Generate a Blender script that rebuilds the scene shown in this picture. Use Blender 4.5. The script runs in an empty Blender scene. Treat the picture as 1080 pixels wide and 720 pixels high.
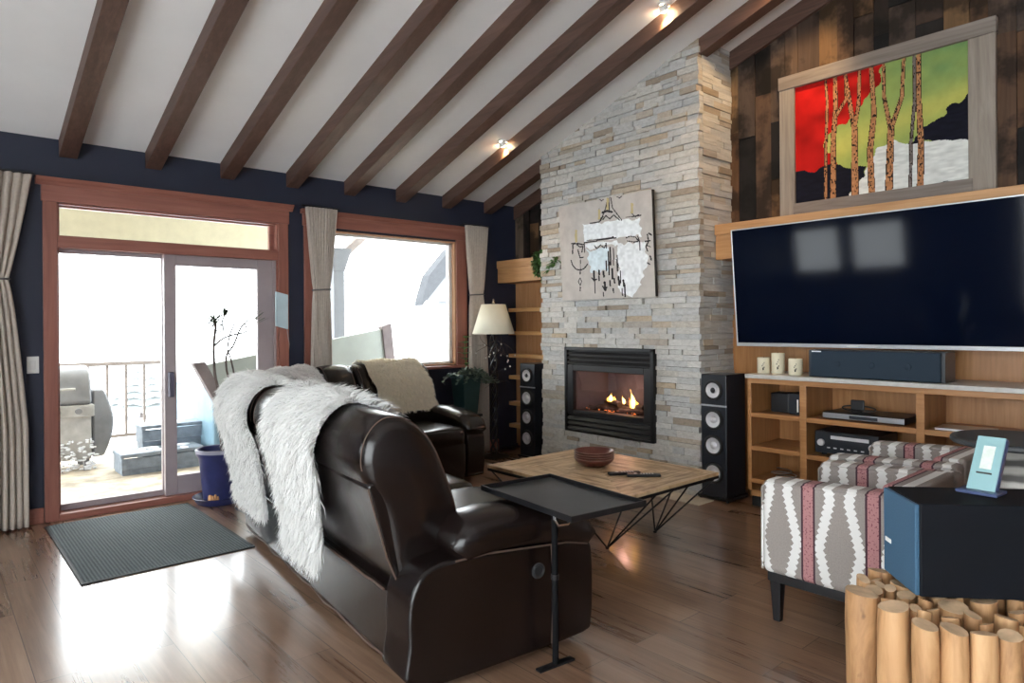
import bpy, math, random
import numpy as np
from mathutils import Vector, Matrix, noise as mnoise

random.seed(7)
rng = np.random.default_rng(7)
SC = bpy.context.scene
COL = SC.collection
PI = math.pi
R = math.radians

# ------------------------------------------------------------------ materials
def _nt(name):
    m = bpy.data.materials.new(name)
    m.use_nodes = True
    nt = m.node_tree
    b = nt.nodes['Principled BSDF']
    return m, nt, b

def rgb(c):
    return (c[0], c[1], c[2], 1.0)

def ramp(nt, fac, stops):
    r = nt.nodes.new('ShaderNodeValToRGB')
    e = r.color_ramp.elements
    e[0].position, e[0].color = stops[0][0], rgb(stops[0][1])
    e[1].position, e[1].color = stops[-1][0], rgb(stops[-1][1])
    for p, c in stops[1:-1]:
        k = e.new(p)
        k.color = rgb(c)
    nt.links.new(fac, r.inputs[0])
    return r.outputs[0]

def coords(nt, scale=(1, 1, 1), kind='Object', rot=(0, 0, 0)):
    t = nt.nodes.new('ShaderNodeTexCoord')
    mp = nt.nodes.new('ShaderNodeMapping')
    mp.inputs['Scale'].default_value = scale
    mp.inputs['Rotation'].default_value = rot
    nt.links.new(t.outputs[kind], mp.inputs[0])
    return mp.outputs[0]

def noise(nt, vec, scale=5, detail=4, rough=.55, dist=0):
    n = nt.nodes.new('ShaderNodeTexNoise')
    n.inputs['Scale'].default_value = scale
    n.inputs['Detail'].default_value = detail
    n.inputs['Roughness'].default_value = rough
    n.inputs['Distortion'].default_value = dist
    nt.links.new(vec, n.inputs['Vector'])
    return n.outputs[0]

def mathn(nt, op, a, b=None, c=None):
    n = nt.nodes.new('ShaderNodeMath')
    n.operation = op
    for i, v in enumerate((a, b, c)):
        if v is None:
            continue
        if isinstance(v, (int, float)):
            n.inputs[i].default_value = v
        else:
            nt.links.new(v, n.inputs[i])
    return n.outputs[0]

def mix(nt, fac, a, b, mode='MIX'):
    n = nt.nodes.new('ShaderNodeMix')
    n.data_type = 'RGBA'
    n.blend_type = mode
    for i, v in ((0, fac), (6, a), (7, b)):
        if isinstance(v, (int, float)):
            n.inputs[i].default_value = v
        elif isinstance(v, tuple):
            n.inputs[i].default_value = rgb(v)
        else:
            nt.links.new(v, n.inputs[i])
    return n.outputs[2]

def bump(nt, b, h, strength=.2, dist=.01):
    n = nt.nodes.new('ShaderNodeBump')
    n.inputs['Strength'].default_value = strength
    n.inputs['Distance'].default_value = dist
    nt.links.new(h, n.inputs['Height'])
    nt.links.new(n.outputs[0], b.inputs['Normal'])

def attr(nt, name):
    a = nt.nodes.new('ShaderNodeAttribute')
    a.attribute_name = name
    return a

def pmat(name, col, rough=.5, metal=0.0, var=.12, scale=8, bmp=0.0, bscale=60, coat=0, spec=.5, stretch=(1, 1, 1), sheen=0):
    m, nt, b = _nt(name)
    v = coords(nt, stretch)
    n = noise(nt, v, scale)
    lo = tuple(max(0, c * (1 - var)) for c in col)
    hi = tuple(min(1, c * (1 + var)) for c in col)
    nt.links.new(ramp(nt, n, [(.3, lo), (.7, hi)]), b.inputs['Base Color'])
    b.inputs['Roughness'].default_value = rough
    b.inputs['Metallic'].default_value = metal
    b.inputs['Specular IOR Level'].default_value = spec
    b.inputs['Coat Weight'].default_value = coat
    b.inputs['Coat Roughness'].default_value = .15
    b.inputs['Sheen Weight'].default_value = sheen
    if bmp:
        bump(nt, b, noise(nt, v, bscale, 3), bmp, .004)
    return m

def wood(name, dark, mid, light, axis=1, rough=.45, grain=1.0, rnd=0.0, coat=0, bmp=.15):
    """wood with its grain stretched along AXIS (object space)"""
    m, nt, b = _nt(name)
    sc = [14 * grain] * 3
    sc[axis] = 1.1 * grain
    v = coords(nt, tuple(sc))
    n1 = noise(nt, v, 1.0, 6, .6, 1.2)
    sc2 = [60 * grain] * 3
    sc2[axis] = 2.5
    n2 = noise(nt, coords(nt, tuple(sc2)), 1.0, 3, .6)
    f = mathn(nt, 'ADD', mathn(nt, 'MULTIPLY', n1, .7), mathn(nt, 'MULTIPLY', n2, .3))
    if rnd:
        a = attr(nt, 'rnd')
        f = mathn(nt, 'ADD', f, mathn(nt, 'MULTIPLY', mathn(nt, 'SUBTRACT', a.outputs['Fac'], .5), rnd))
    nt.links.new(ramp(nt, f, [(.28, dark), (.5, mid), (.72, light)]), b.inputs['Base Color'])
    b.inputs['Roughness'].default_value = rough
    b.inputs['Coat Weight'].default_value = coat
    bump(nt, b, f, bmp, .004)
    return m

def emit(name, col, s):
    m, nt, b = _nt(name)
    b.inputs['Base Color'].default_value = rgb(col)
    b.inputs['Emission Color'].default_value = rgb(col)
    b.inputs['Emission Strength'].default_value = s
    return m

def pane(name, tint=(.97, .985, .98), refl=.05):
    m = bpy.data.materials.new(name)
    m.use_nodes = True
    nt = m.node_tree
    nt.nodes.clear()
    o = nt.nodes.new('ShaderNodeOutputMaterial')
    t = nt.nodes.new('ShaderNodeBsdfTransparent')
    t.inputs[0].default_value = rgb(tint)
    g = nt.nodes.new('ShaderNodeBsdfGlossy')
    g.inputs['Roughness'].default_value = .02
    mx = nt.nodes.new('ShaderNodeMixShader')
    lw = nt.nodes.new('ShaderNodeLayerWeight')
    lw.inputs[0].default_value = refl
    nt.links.new(lw.outputs['Fresnel'], mx.inputs[0])
    nt.links.new(t.outputs[0], mx.inputs[1])
    nt.links.new(g.outputs[0], mx.inputs[2])
    nt.links.new(mx.outputs[0], o.inputs[0])
    return m

def colattr(name, rough=.6, bmp=.1):
    """paint read from the mesh's own colour layer (a picture, a printed cloth)"""
    m, nt, b = _nt(name)
    a = attr(nt, 'paint')
    n = noise(nt, coords(nt), 14, 4)
    c = mix(nt, .35, a.outputs['Color'], ramp(nt, n, [(.3, (.6, .6, .6)), (.7, (1, 1, 1))]), 'MULTIPLY')
    nt.links.new(c, b.inputs['Base Color'])
    b.inputs['Roughness'].default_value = rough
    b.inputs['Specular IOR Level'].default_value = .1
    bump(nt, b, n, bmp, .003)
    return m

M = {}
M['navy'] = pmat('navy wall paint', (.016, .021, .043), .55, var=.08, scale=3)
M['ceil'] = pmat('ceiling paint', (.80, .79, .79), .8, var=.04, scale=2)
M['plaster'] = pmat('grey wall paint', (.26, .26, .28), .7, var=.04, scale=2)
M['fir'] = wood('red fir trim', (.21, .075, .055), (.30, .115, .085), (.38, .155, .115), 2, .42)
M['firx'] = wood('red fir trim flat', (.21, .075, .055), (.30, .115, .085), (.38, .155, .115), 0, .42)
M['jamb'] = wood('pale fir jamb', (.40, .20, .10), (.52, .28, .15), (.62, .36, .20), 2, .45)
M['pine'] = wood('niche-lit pine', (.50, .25, .09), (.66, .37, .15), (.76, .47, .22), 1, .45)  # niche shelves: pine with the light in the recess put into its colour
M['pinez'] = wood('niche pine back', (.34, .15, .06), (.46, .23, .10), (.56, .31, .15), 2, .5)  # pine tone raised to carry the light inside the niche
M['vinyl'] = pmat('mauve grey door frame', (.36, .30, .31), .4, var=.06)
M['vinyl2'] = pmat('white window frame', (.72, .70, .68), .4, var=.05)
M['beam'] = wood('dark stained beam', (.05, .027, .020), (.095, .050, .037), (.15, .083, .062), 1, .5, bmp=.3)
M['maple'] = wood('honey maple', (.27, .11, .034), (.385, .175, .062), (.50, .255, .105), 1, .4)
M['maplez'] = wood('honey maple upright', (.27, .11, .034), (.385, .175, .062), (.50, .255, .105), 2, .4)
M['counter'] = pmat('pale grey laminate', (.52, .50, .47), .35, var=.08, scale=30)
M['mantel'] = wood('mantel wood', (.36, .16, .06), (.50, .26, .11), (.62, .36, .17), 1, .45)
M['pane'] = pane('window glass')
M['leather'] = pmat('dark brown leather', (.0075, .0045, .004), .26, var=.35, scale=4, bmp=.25, bscale=16, coat=.05, spec=.45)
M['stitch'] = pmat('tan stitching', (.10, .06, .045), .6)
M['black'] = pmat('satin black', (.010, .010, .012), .4, var=.2)
M['blackmetal'] = pmat('black metal', (.012, .012, .014), .38, metal=.3, var=.2)
M['slate'] = pmat('grey black tray face', (.035, .038, .042), .42, var=.3, scale=5)
M['chrome'] = pmat('chrome', (.75, .75, .77), .15, metal=1.0, var=.03)
M['silver'] = pmat('silver cone', (.62, .60, .62), .45, metal=.35, var=.08)
M['steel'] = pmat('brushed steel', (.55, .56, .58), .3, metal=.9, var=.05)
M['spk'] = pmat('speaker cabinet', (.014, .017, .024), .35, var=.15, coat=.15)
M['grille'] = pmat('blue black grille cloth', (.006, .020, .038), .75, var=.15, scale=300)
M['subface'] = pmat('blue subwoofer grille', (.035, .095, .165), .7, var=.1, scale=200)
M['screen'] = pmat('television glass', (.002, .004, .012), .07, var=0.0, spec=.2)
M['bezel'] = pmat('silver bezel', (.62, .63, .66), .3, metal=.6, var=.03)
M['curtain'] = pmat('taupe linen curtain', (.50, .43, .37), .85, var=.08, scale=40, bmp=.3, bscale=300, sheen=.2)
M['white'] = pmat('white plastic', (.78, .77, .74), .4, var=.03)
M['bluepot'] = pmat('indigo glazed pot', (.030, .035, .12), .35, var=.2)
M['potrim'] = pmat('pale worn pot rim', (.30, .29, .36), .45, var=.2)
M['soil'] = pmat('potting soil', (.035, .02, .013), .95, var=.5, scale=60, bmp=.8)
M['terra'] = pmat('bare terracotta patch', (.55, .30, .14), .8, var=.3, scale=20)
M['stem'] = pmat('grey brown stem', (.075, .055, .048), .7, var=.3, scale=30)
M['leafdark'] = pmat('dark leaf', (.03, .045, .025), .5, var=.4, scale=20)
M['leaf'] = pmat('green leaf', (.10, .22, .06), .45, var=.5, scale=20)
M['leafgrey'] = pmat('grey green leaf', (.13, .18, .14), .5, var=.4, scale=25)
M['greenpot'] = pmat('dark green planter', (.012, .035, .035), .4, var=.2)
M['shade'] = pmat('cream lamp shade', (.80, .76, .62), .8, var=.03, bmp=.1, bscale=200)
M['card'] = pmat('pale blue card', (.62, .80, .88), .5, var=.06)
M['candle'] = pmat('ivory candle', (.72, .66, .50), .5, var=.06)
M['ink'] = pmat('dark ink', (.05, .045, .04), .7)
M['bowl'] = pmat('red brown lacquer bowl', (.13, .035, .025), .33, var=.25, scale=12)
M['bowlrim'] = pmat('pale bowl rim', (.26, .15, .12), .4, var=.1)
M['rubber'] = pmat('dark rubber', (.012, .013, .015), .6)
M['teal'] = pmat('pale teal plastic', (.27, .45, .47), .3, var=.04)
M['lcd'] = pmat('pale display', (.7, .76, .70), .3, var=.1, scale=60)
M['navyplastic'] = pmat('navy plastic', (.05, .07, .16), .35)
M['paper'] = pmat('paper', (.70, .70, .70), .6, var=.1)
M['tile'] = pmat('pale hearth tile', (.50, .44, .36), .45, var=.15, scale=6)
M['deck'] = pmat('snowy deck', (.55, .47, .37), .9, var=.45, scale=5, bmp=.5, bscale=12)
M['snow'] = pmat('snow', (.85, .86, .9), .9, var=.05, bmp=.6, bscale=30)
M['grill'] = pmat('grey grill cover', (.27, .27, .28), .6, var=.2, scale=5)  # outdoor haze painted into the base colour; rail and steps paled likewise
M['grillsteel'] = pmat('hazed steel', (.48, .47, .45), .45, var=.2)  # steel tone lightened to carry the same haze
M['rail'] = pmat('brown railing', (.17, .14, .125), .6, var=.2)
M['step'] = pmat('grey blue steps', (.22, .26, .31), .6, var=.25, scale=12)
M['tub'] = pmat('blue grey tub siding', (.17, .28, .36), .55, var=.15, scale=6)
M['cover'] = pmat('grey green vinyl cover', (.34, .37, .34), .6, var=.1, scale=3)
M['coveredge'] = pmat('weathered brown edge', (.16, .13, .13), .7, var=.2)
M['porch'] = pmat('beige soffit', (.66, .62, .47), .7, var=.06)
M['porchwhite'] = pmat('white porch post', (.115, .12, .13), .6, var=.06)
M['roof'] = pmat('snowy grey roof', (.035, .037, .042), .8, var=.15)
M['haze'] = pmat('pale hazed conifer', (.36, .38, .38), .9, var=.1)  # paleness stands in for the haze in front of the tree
M['log'] = None
M['fire'] = emit('flame', (1.0, .36, .04), 2.2)
M['fire2'] = emit('flame core', (1.0, .55, .10), 3.0)
M['ember'] = emit('ember', (1.0, .25, .05), .3)
M['char'] = pmat('charred log', (.07, .055, .05), .9, var=.6, scale=20, bmp=.8)
M['firebox'] = pmat('firebox liner', (.12, .11, .115), .8, var=.2)
M['bulb'] = emit('spot bulb', (1.0, .80, .5), 25.0)
M['candlegold'] = pmat('gold', (.5, .36, .12), .4)
M['paint'] = colattr('oil paint')
M['barnwood'] = wood('grey weathered frame', (.17, .14, .115), (.27, .225, .185), (.37, .32, .27), 2, .7)
M['barnwoody'] = wood('grey weathered rail', (.13, .10, .085), (.20, .165, .14), (.28, .24, .205), 1, .7)
M['glaze'] = None

def m_floor():
    m, nt, b = _nt('wood plank floor')
    v = coords(nt, (1, 1, 1), 'Object', (0, 0, PI / 2))
    br = nt.nodes.new('ShaderNodeTexBrick')
    br.offset = .37
    br.inputs['Scale'].default_value = 1.0
    br.inputs['Mortar Size'].default_value = .0016
    br.inputs['Mortar Smooth'].default_value = .1
    br.inputs['Brick Width'].default_value = 1.35
    br.inputs['Row Height'].default_value = .165
    br.inputs['Color1'].default_value = (0, 0, 0, 1)
    br.inputs['Color2'].default_value = (1, 1, 1, 1)
    br.inputs['Mortar'].default_value = (.5, .5, .5, 1)
    nt.links.new(v, br.inputs['Vector'])
    g1 = noise(nt, coords(nt, (9, .8, 1)), 1.0, 6, .62, 1.5)
    g2 = noise(nt, coords(nt, (70, 2.2, 1)), 1.0, 4, .6, .3)
    g3 = noise(nt, coords(nt, (1, 1, 1)), 2.2, 3, .5)
    f = mathn(nt, 'ADD', mathn(nt, 'MULTIPLY', g1, .50), mathn(nt, 'MULTIPLY', g2, .22))
    f = mathn(nt, 'ADD', f, mathn(nt, 'MULTIPLY', br.outputs['Color'], .16))
    f = mathn(nt, 'ADD', f, mathn(nt, 'MULTIPLY', g3, .12))
    c = ramp(nt, f, [(.30, (.10, .052, .031)), (.47, (.215, .122, .075)), (.60, (.31, .19, .125)), (.75, (.42, .29, .20))])
    c = mix(nt, br.outputs['Fac'], c, (.045, .022, .012))
    nt.links.new(c, b.inputs['Base Color'])
    r = nt.nodes.new('ShaderNodeMapRange')
    nt.links.new(f, r.inputs[0])
    r.inputs[3].default_value = .20
    r.inputs[4].default_value = .38
    b.inputs['Coat Weight'].default_value = .8
    b.inputs['Coat Roughness'].default_value = .17
    nt.links.new(r.outputs[0], b.inputs['Roughness'])
    h = mathn(nt, 'SUBTRACT', mathn(nt, 'MULTIPLY', f, .5), mathn(nt, 'MULTIPLY', br.outputs['Fac'], .6))
    bump(nt, b, h, .12, .004)
    return m
M['floor'] = m_floor()

def m_stone():
    m, nt, b = _nt('stacked ledger stone')
    a = attr(nt, 'rnd')
    c = ramp(nt, a.outputs['Fac'], [(0, (.34, .28, .22)), (.10, (.47, .42, .35)), (.22, (.56, .545, .51)), (.42, (.47, .48, .49)),
                                    (.62, (.62, .605, .58)), (.80, (.53, .51, .475)), (.95, (.48, .38, .27)), (1, (.40, .36, .32))])
    n = noise(nt, coords(nt, (1, 5, 9)), 5, 6, .65, .6)
    c = mix(nt, .75, c, ramp(nt, n, [(.25, (.58, .54, .49)), (.5, (.92, .90, .88)), (.75, (1.2, 1.18, 1.15))]), 'MULTIPLY')
    nt.links.new(c, b.inputs['Base Color'])
    b.inputs['Roughness'].default_value = .8
    bump(nt, b, noise(nt, coords(nt), 45, 5, .7), .6, .01)
    return m
M['stone'] = m_stone()

def m_plank():
    m, nt, b = _nt('reclaimed barn planks')
    a = attr(nt, 'rnd')
    c = ramp(nt, a.outputs['Fac'], [(0, (.010, .009, .010)), (.25, (.026, .017, .013)), (.42, (.058, .036, .026)), (.60, (.080, .060, .050)),
                                    (.76, (.115, .058, .027)), (.90, (.19, .115, .055)), (1, (.115, .10, .09))])
    n = noise(nt, coords(nt, (10, 10, 1.2)), 1.0, 6, .62, 1.5)
    n2 = noise(nt, coords(nt, (2.2, 2.2, 2.2)), 1.6, 4, .6)
    c = mix(nt, .8, c, ramp(nt, n, [(.25, (.5, .46, .42)), (.6, (1.05, 1.0, .96)), (.8, (1.5, 1.4, 1.3))]), 'MULTIPLY')
    c = mix(nt, .85, c, ramp(nt, n2, [(.42, (.16, .15, .15)), (.54, (1, 1, 1))]), 'MULTIPLY')
    nt.links.new(c, b.inputs['Base Color'])
    b.inputs['Roughness'].default_value = .75
    b.inputs['Specular IOR Level'].default_value = .3
    bump(nt, b, n, .4, .006)
    return m
M['plank'] = m_plank()

def m_mat():
    m, nt, b = _nt('ribbed grey door mat')
    w = nt.nodes.new('ShaderNodeTexWave')
    w.bands_direction = 'X'
    w.inputs['Scale'].default_value = 17
    w.inputs['Distortion'].default_value = .4
    nt.links.new(coords(nt), w.inputs['Vector'])
    n = noise(nt, coords(nt), 90, 3)
    f = mathn(nt, 'ADD', mathn(nt, 'MULTIPLY', w.outputs['Fac'], .5), mathn(nt, 'MULTIPLY', n, .6))
    nt.links.new(ramp(nt, f, [(.25, (.036, .046, .052)), (.85, (.15, .18, .19))]), b.inputs['Base Color'])
    b.inputs['Roughness'].default_value = .9
    bump(nt, b, f, .6, .006)
    return m
M['doormat'] = m_mat()

def m_fur(name, c):
    m, nt, b = _nt(name)
    a = attr(nt, 'rnd')
    lo = tuple(x * .80 for x in c)
    nt.links.new(ramp(nt, a.outputs['Fac'], [(0, lo), (1, c)]), b.inputs['Base Color'])
    b.inputs['Roughness'].default_value = .8
    b.inputs['Specular IOR Level'].default_value = .2
    b.inputs['Sheen Weight'].default_value = .3
    return m
M['furwhite'] = m_fur('white long fur', (.93, .92, .90))
M['furplush'] = m_fur('grey white plush fur', (.78, .75, .73))
M['furcream'] = m_fur('cream sheepskin', (.92, .83, .67))

def m_kilim():
    """woven cloth: rose bands with dark borders, cream stepped diamonds on taupe"""
    m, nt, b = _nt('kilim upholstery')
    t = nt.nodes.new('ShaderNodeTexCoord')
    s = nt.nodes.new('ShaderNodeSeparateXYZ')
    nt.links.new(t.outputs['Object'], s.inputs[0])
    x, y, z = s.outputs
    P = .272
    u = mathn(nt, 'FRACT', mathn(nt, 'DIVIDE', mathn(nt, 'ADD', y, P + .003), P))
    d = mathn(nt, 'ABSOLUTE', mathn(nt, 'SUBTRACT', u, .5))           # 0 in the band middle
    q = .027
    vq = mathn(nt, 'MULTIPLY', mathn(nt, 'FLOOR', mathn(nt, 'DIVIDE', z, q)), q)
    tri = mathn(nt, 'ABSOLUTE', mathn(nt, 'SUBTRACT', mathn(nt, 'FRACT', mathn(nt, 'ADD', mathn(nt, 'DIVIDE', mathn(nt, 'SUBTRACT', vq, .385), .44), .5)), .5))   # 0 at z = .385
    tri = mathn(nt, 'SUBTRACT', .5, mathn(nt, 'ABSOLUTE', mathn(nt, 'SUBTRACT', .5, tri)))
    d0 = mathn(nt, 'ADD', mathn(nt, 'MULTIPLY', tri, .36), .085)
    saw = mathn(nt, 'MULTIPLY', mathn(nt, 'ABSOLUTE', mathn(nt, 'SUBTRACT', mathn(nt, 'FRACT', mathn(nt, 'DIVIDE', z, q)), .5)), .07)
    diff = mathn(nt, 'SUBTRACT', mathn(nt, 'SUBTRACT', d, d0), saw)
    inz = mathn(nt, 'MULTIPLY', mathn(nt, 'GREATER_THAN', diff, 0.0), mathn(nt, 'LESS_THAN', diff, .15))
    base = mix(nt, noise(nt, coords(nt, (1, 1, 1)), 160, 3), (.22, .19, .175), (.36, .315, .29))
    c = mix(nt, inz, base, (.74, .72, .70))
    band = mathn(nt, 'LESS_THAN', d, .098)
    mot = noise(nt, coords(nt, (1, 1, 1)), 120, 2)
    rose = mix(nt, mathn(nt, 'GREATER_THAN', mot, .60), (.42, .20, .20), (.19, .06, .08))
    c = mix(nt, band, c, rose)
    edge = mathn(nt, 'LESS_THAN', mathn(nt, 'ABSOLUTE', mathn(nt, 'SUBTRACT', d, .098)), .016)
    c = mix(nt, edge, c, (.055, .018, .03))
    nt.links.new(c, b.inputs['Base Color'])
    b.inputs['Roughness'].default_value = .85
    bump(nt, b, noise(nt, coords(nt), 260, 2), .3, .002)
    return m
M['kilim'] = m_kilim()

def m_log():
    m, nt, b = _nt('peeled log')
    a = attr(nt, 'rnd')
    n = noise(nt, coords(nt, (14, 14, 2.5)), 1.2, 6, .6, 1.0)
    k = noise(nt, coords(nt, (9, 9, 5)), 1.7, 3, .5)
    f = mathn(nt, 'ADD', mathn(nt, 'MULTIPLY', n, .8), mathn(nt, 'MULTIPLY', a.outputs['Fac'], .25))
    c = ramp(nt, f, [(.28, (.22, .10, .04)), (.5, (.50, .275, .125)), (.75, (.66, .41, .21))])
    c = mix(nt, ramp(nt, k, [(.66, (0, 0, 0)), (.74, (1, 1, 1))]), c, (.10, .045, .02))
    nt.links.new(c, b.inputs['Base Color'])
    b.inputs['Roughness'].default_value = .6
    bump(nt, b, n, .5, .006)
    return m
M['log'] = m_log()
M['logend'] = pmat('sawn log end', (.60, .41, .25), .75, var=.25, scale=18, bmp=.3)

def m_glaze():
    m, nt, b = _nt('swirled grey metal')
    w = nt.nodes.new('ShaderNodeTexWave')
    w.wave_type = 'RINGS'
    w.rings_direction = 'X'
    w.inputs['Scale'].default_value = 6
    w.inputs['Distortion'].default_value = 5
    nt.links.new(coords(nt), w.inputs['Vector'])
    nt.links.new(ramp(nt, w.outputs['Fac'], [(.2, (.09, .085, .08)), (.8, (.42, .40, .37))]), b.inputs['Base Color'])
    b.inputs['Roughness'].default_value = .35
    b.inputs['Metallic'].default_value = .3
    return m
M['glaze'] = m_glaze()

def m_tabletop():
    m, nt, b = _nt('mango wood table top')
    t = nt.nodes.new('ShaderNodeTexCoord')
    s = nt.nodes.new('ShaderNodeSeparateXYZ')
    nt.links.new(t.outputs['Object'], s.inputs[0])
    # four triangular veneers that meet at the middle: grain runs along each edge
    ax = mathn(nt, 'ABSOLUTE', mathn(nt, 'DIVIDE', s.outputs[0], .475))
    ay = mathn(nt, 'ABSOLUTE', mathn(nt, 'DIVIDE', s.outputs[1], .60))
    side = mathn(nt, 'GREATER_THAN', ax, ay)
    n1 = noise(nt, coords(nt, (14, 1.3, 1)), 1.3, 6, .6, 1.3)
    n2 = noise(nt, coords(nt, (1.3, 14, 1)), 1.3, 6, .6, 1.3)
    f = mix(nt, side, n2, n1)
    c = ramp(nt, f, [(.30, (.22, .115, .05)), (.43, (.50, .32, .165)), (.56, (.72, .52, .31)), (.74, (.84, .68, .47))])
    k = noise(nt, coords(nt, (2.5, 2.5, 1)), 2.6, 4, .6)
    c = mix(nt, .8, c, ramp(nt, k, [(.33, (.55, .45, .4)), (.48, (1, 1, 1))]), 'MULTIPLY')
    nt.links.new(c, b.inputs['Base Color'])
    b.inputs['Roughness'].default_value = .42
    bump(nt, b, f, .15, .003)
    return m
M['tabletop'] = m_tabletop()

# ------------------------------------------------------------------ mesh builder
class MB:
    def __init__(s):
        s.v, s.f, s.mi, s.rn = [], [], [], []
        s.cm, s.cr = 0, .5
    def add(s, vs, fs, T=None):
        o = len(s.v)
        for p in vs:
            p = Vector(p)
            if T is not None:
                p = T @ p
            s.v.append((p.x, p.y, p.z))
        for f in fs:
            s.f.append(tuple(i + o for i in f))
            s.mi.append(s.cm)
            s.rn.append(s.cr)
        return s
    def box(s, x0, x1, y0, y1, z0, z1, T=None):
        vs = [(x0, y0, z0), (x1, y0, z0), (x1, y1, z0), (x0, y1, z0), (x0, y0, z1), (x1, y0, z1), (x1, y1, z1), (x0, y1, z1)]
        return s.add(vs, [(0, 3, 2, 1), (4, 5, 6, 7), (0, 1, 5, 4), (1, 2, 6, 5), (2, 3, 7, 6), (3, 0, 4, 7)], T)
    def hexa(s, b, t, T=None):
        """bottom quad and top quad"""
        return s.add(list(b) + list(t), [(0, 3, 2, 1), (4, 5, 6, 7), (0, 1, 5, 4), (1, 2, 6, 5), (2, 3, 7, 6), (3, 0, 4, 7)], T)
    def rings(s, rs, closed=True, caps=True, T=None, loop=False):
        n = len(rs[0])
        vs = [p for r in rs for p in r]
        fs = []
        m = len(rs)
        for i in range(m if loop else m - 1):
            a, b = i * n, ((i + 1) % m) * n
            for j in range(n if closed else n - 1):
                k = (j + 1) % n
                fs.append((a + j, a + k, b + k, b + j))
        if caps and closed and not loop:
            fs.append(tuple(range(n - 1, -1, -1)))
            fs.append(tuple(range((m - 1) * n, m * n)))
        return s.add(vs, fs, T)
    def tube(s, pts, r, n=8, T=None, caps=True, loop=False):
        pts = [Vector(p) for p in pts]
        rs = []
        m = len(pts)
        up = None
        for i, p in enumerate(pts):
            if loop:
                d = pts[(i + 1) % m] - pts[i - 1]
            else:
                d = pts[min(i + 1, m - 1)] - pts[max(i - 1, 0)]
            d.normalize()
            if up is None:
                up = Vector((0, 0, 1)) if abs(d.z) < .9 else Vector((1, 0, 0))
            a = d.cross(up)
            if a.length < 1e-5:
                a = d.orthogonal()
            a.normalize()
            c = d.cross(a)
            up = -c if False else up - d * up.dot(d)
            if up.length < 1e-4:
                up = d.orthogonal()
            up.normalize()
            rr = r[i] if isinstance(r, (list, tuple)) else r
            rs.append([p + a * (rr * math.cos(2 * PI * k / n)) + c * (rr * math.sin(2 * PI * k / n)) for k in range(n)])
        return s.rings(rs, True, caps, T, loop)
    def lathe(s, prof, n=32, c=(0, 0, 0), T=None, caps=True):
        rs = [[(c[0] + r * math.cos(2 * PI * k / n), c[1] + r * math.sin(2 * PI * k / n), c[2] + z) for k in range(n)] for r, z in prof]
        return s.rings(rs, True, caps, T)
    def prism(s, poly, a, b, axis='y', T=None):
        def mk(p, q):
            return {'y': (p[0], q, p[1]), 'x': (q, p[0], p[1]), 'z': (p[0], p[1], q)}[axis]
        return s.rings([[mk(p, a) for p in poly], [mk(p, b) for p in poly]], True, True, T)
    def sq(s, c, h, e1=.5, e2=.5, nu=24, nv=14, T=None):
        """superellipsoid: centre, half sizes, exponents (small = boxier)"""
        def f(w, e):
            return math.copysign(abs(w) ** e, w)
        rs = []
        for i in range(1, nv):
            th = -PI / 2 + PI * i / nv
            rs.append([(c[0] + h[0] * f(math.cos(th), e1) * f(math.cos(2 * PI * k / nu), e2),
                        c[1] + h[1] * f(math.cos(th), e1) * f(math.sin(2 * PI * k / nu), e2),
                        c[2] + h[2] * f(math.sin(th), e1)) for k in range(nu)])
        return s.rings(rs, True, True, T)
    def build(s, name, mats, parent=None, smooth=True, ang=38, bevel=0, sub=0, solid=0, seg=2):
        me = bpy.data.meshes.new(name)
        me.from_pydata(s.v, [], s.f)
        if not isinstance(mats, (list, tuple)):
            mats = [mats]
        for m in mats:
            me.materials.append(m)
        if len(mats) > 1:
            me.polygons.foreach_set('material_index', s.mi)
        a = me.attributes.new('rnd', 'FLOAT', 'FACE')
        a.data.foreach_set('value', s.rn)
        me.update()
        fix_normals(me)
        if smooth:
            me.shade_smooth()
            me.set_sharp_from_angle(angle=R(ang))
        o = bpy.data.objects.new(name, me)
        COL.objects.link(o)
        if parent is not None:
            o.parent = parent
        if solid:
            md = o.modifiers.new('solid', 'SOLIDIFY')
            md.thickness = solid
            md.offset = 0
        if bevel:
            md = o.modifiers.new('bevel', 'BEVEL')
            md.width = bevel
            md.segments = seg
            md.limit_method = 'ANGLE'
            md.angle_limit = R(35)
        if sub:
            md = o.modifiers.new('sub', 'SUBSURF')
            md.levels = md.render_levels = sub
        return o

def fix_normals(me):
    import bmesh
    if len(me.polygons) > 60000:
        return
    bm = bmesh.new()
    bm.from_mesh(me)
    bmesh.ops.recalc_face_normals(bm, faces=bm.faces)
    bm.to_mesh(me)
    bm.free()

def tag(o, label, cat, group=None, kind=None):
    o['label'] = label
    o['category'] = cat
    if group:
        o['group'] = group
    if kind:
        o['kind'] = kind
    return o

def thing(name, label, cat, loc=(0, 0, 0), rz=0, group=None):
    o = bpy.data.objects.new(name, None)
    o.empty_display_size = .1
    COL.objects.link(o)
    o.location = loc
    o.rotation_euler = (0, 0, rz)
    tag(o, label, cat, group)
    return o

def struct(o, label=None, cat=None, group=None):
    o['kind'] = 'structure'
    if label:
        o['label'] = label
        o['category'] = cat
    if group:
        o['group'] = group
    return o

def copy_tree(o, parent=None):
    c = o.copy()
    COL.objects.link(c)
    if parent is not None:
        c.parent = parent
    for ch in [k for k in bpy.data.objects if k.parent == o]:
        copy_tree(ch, c)
    return c

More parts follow.
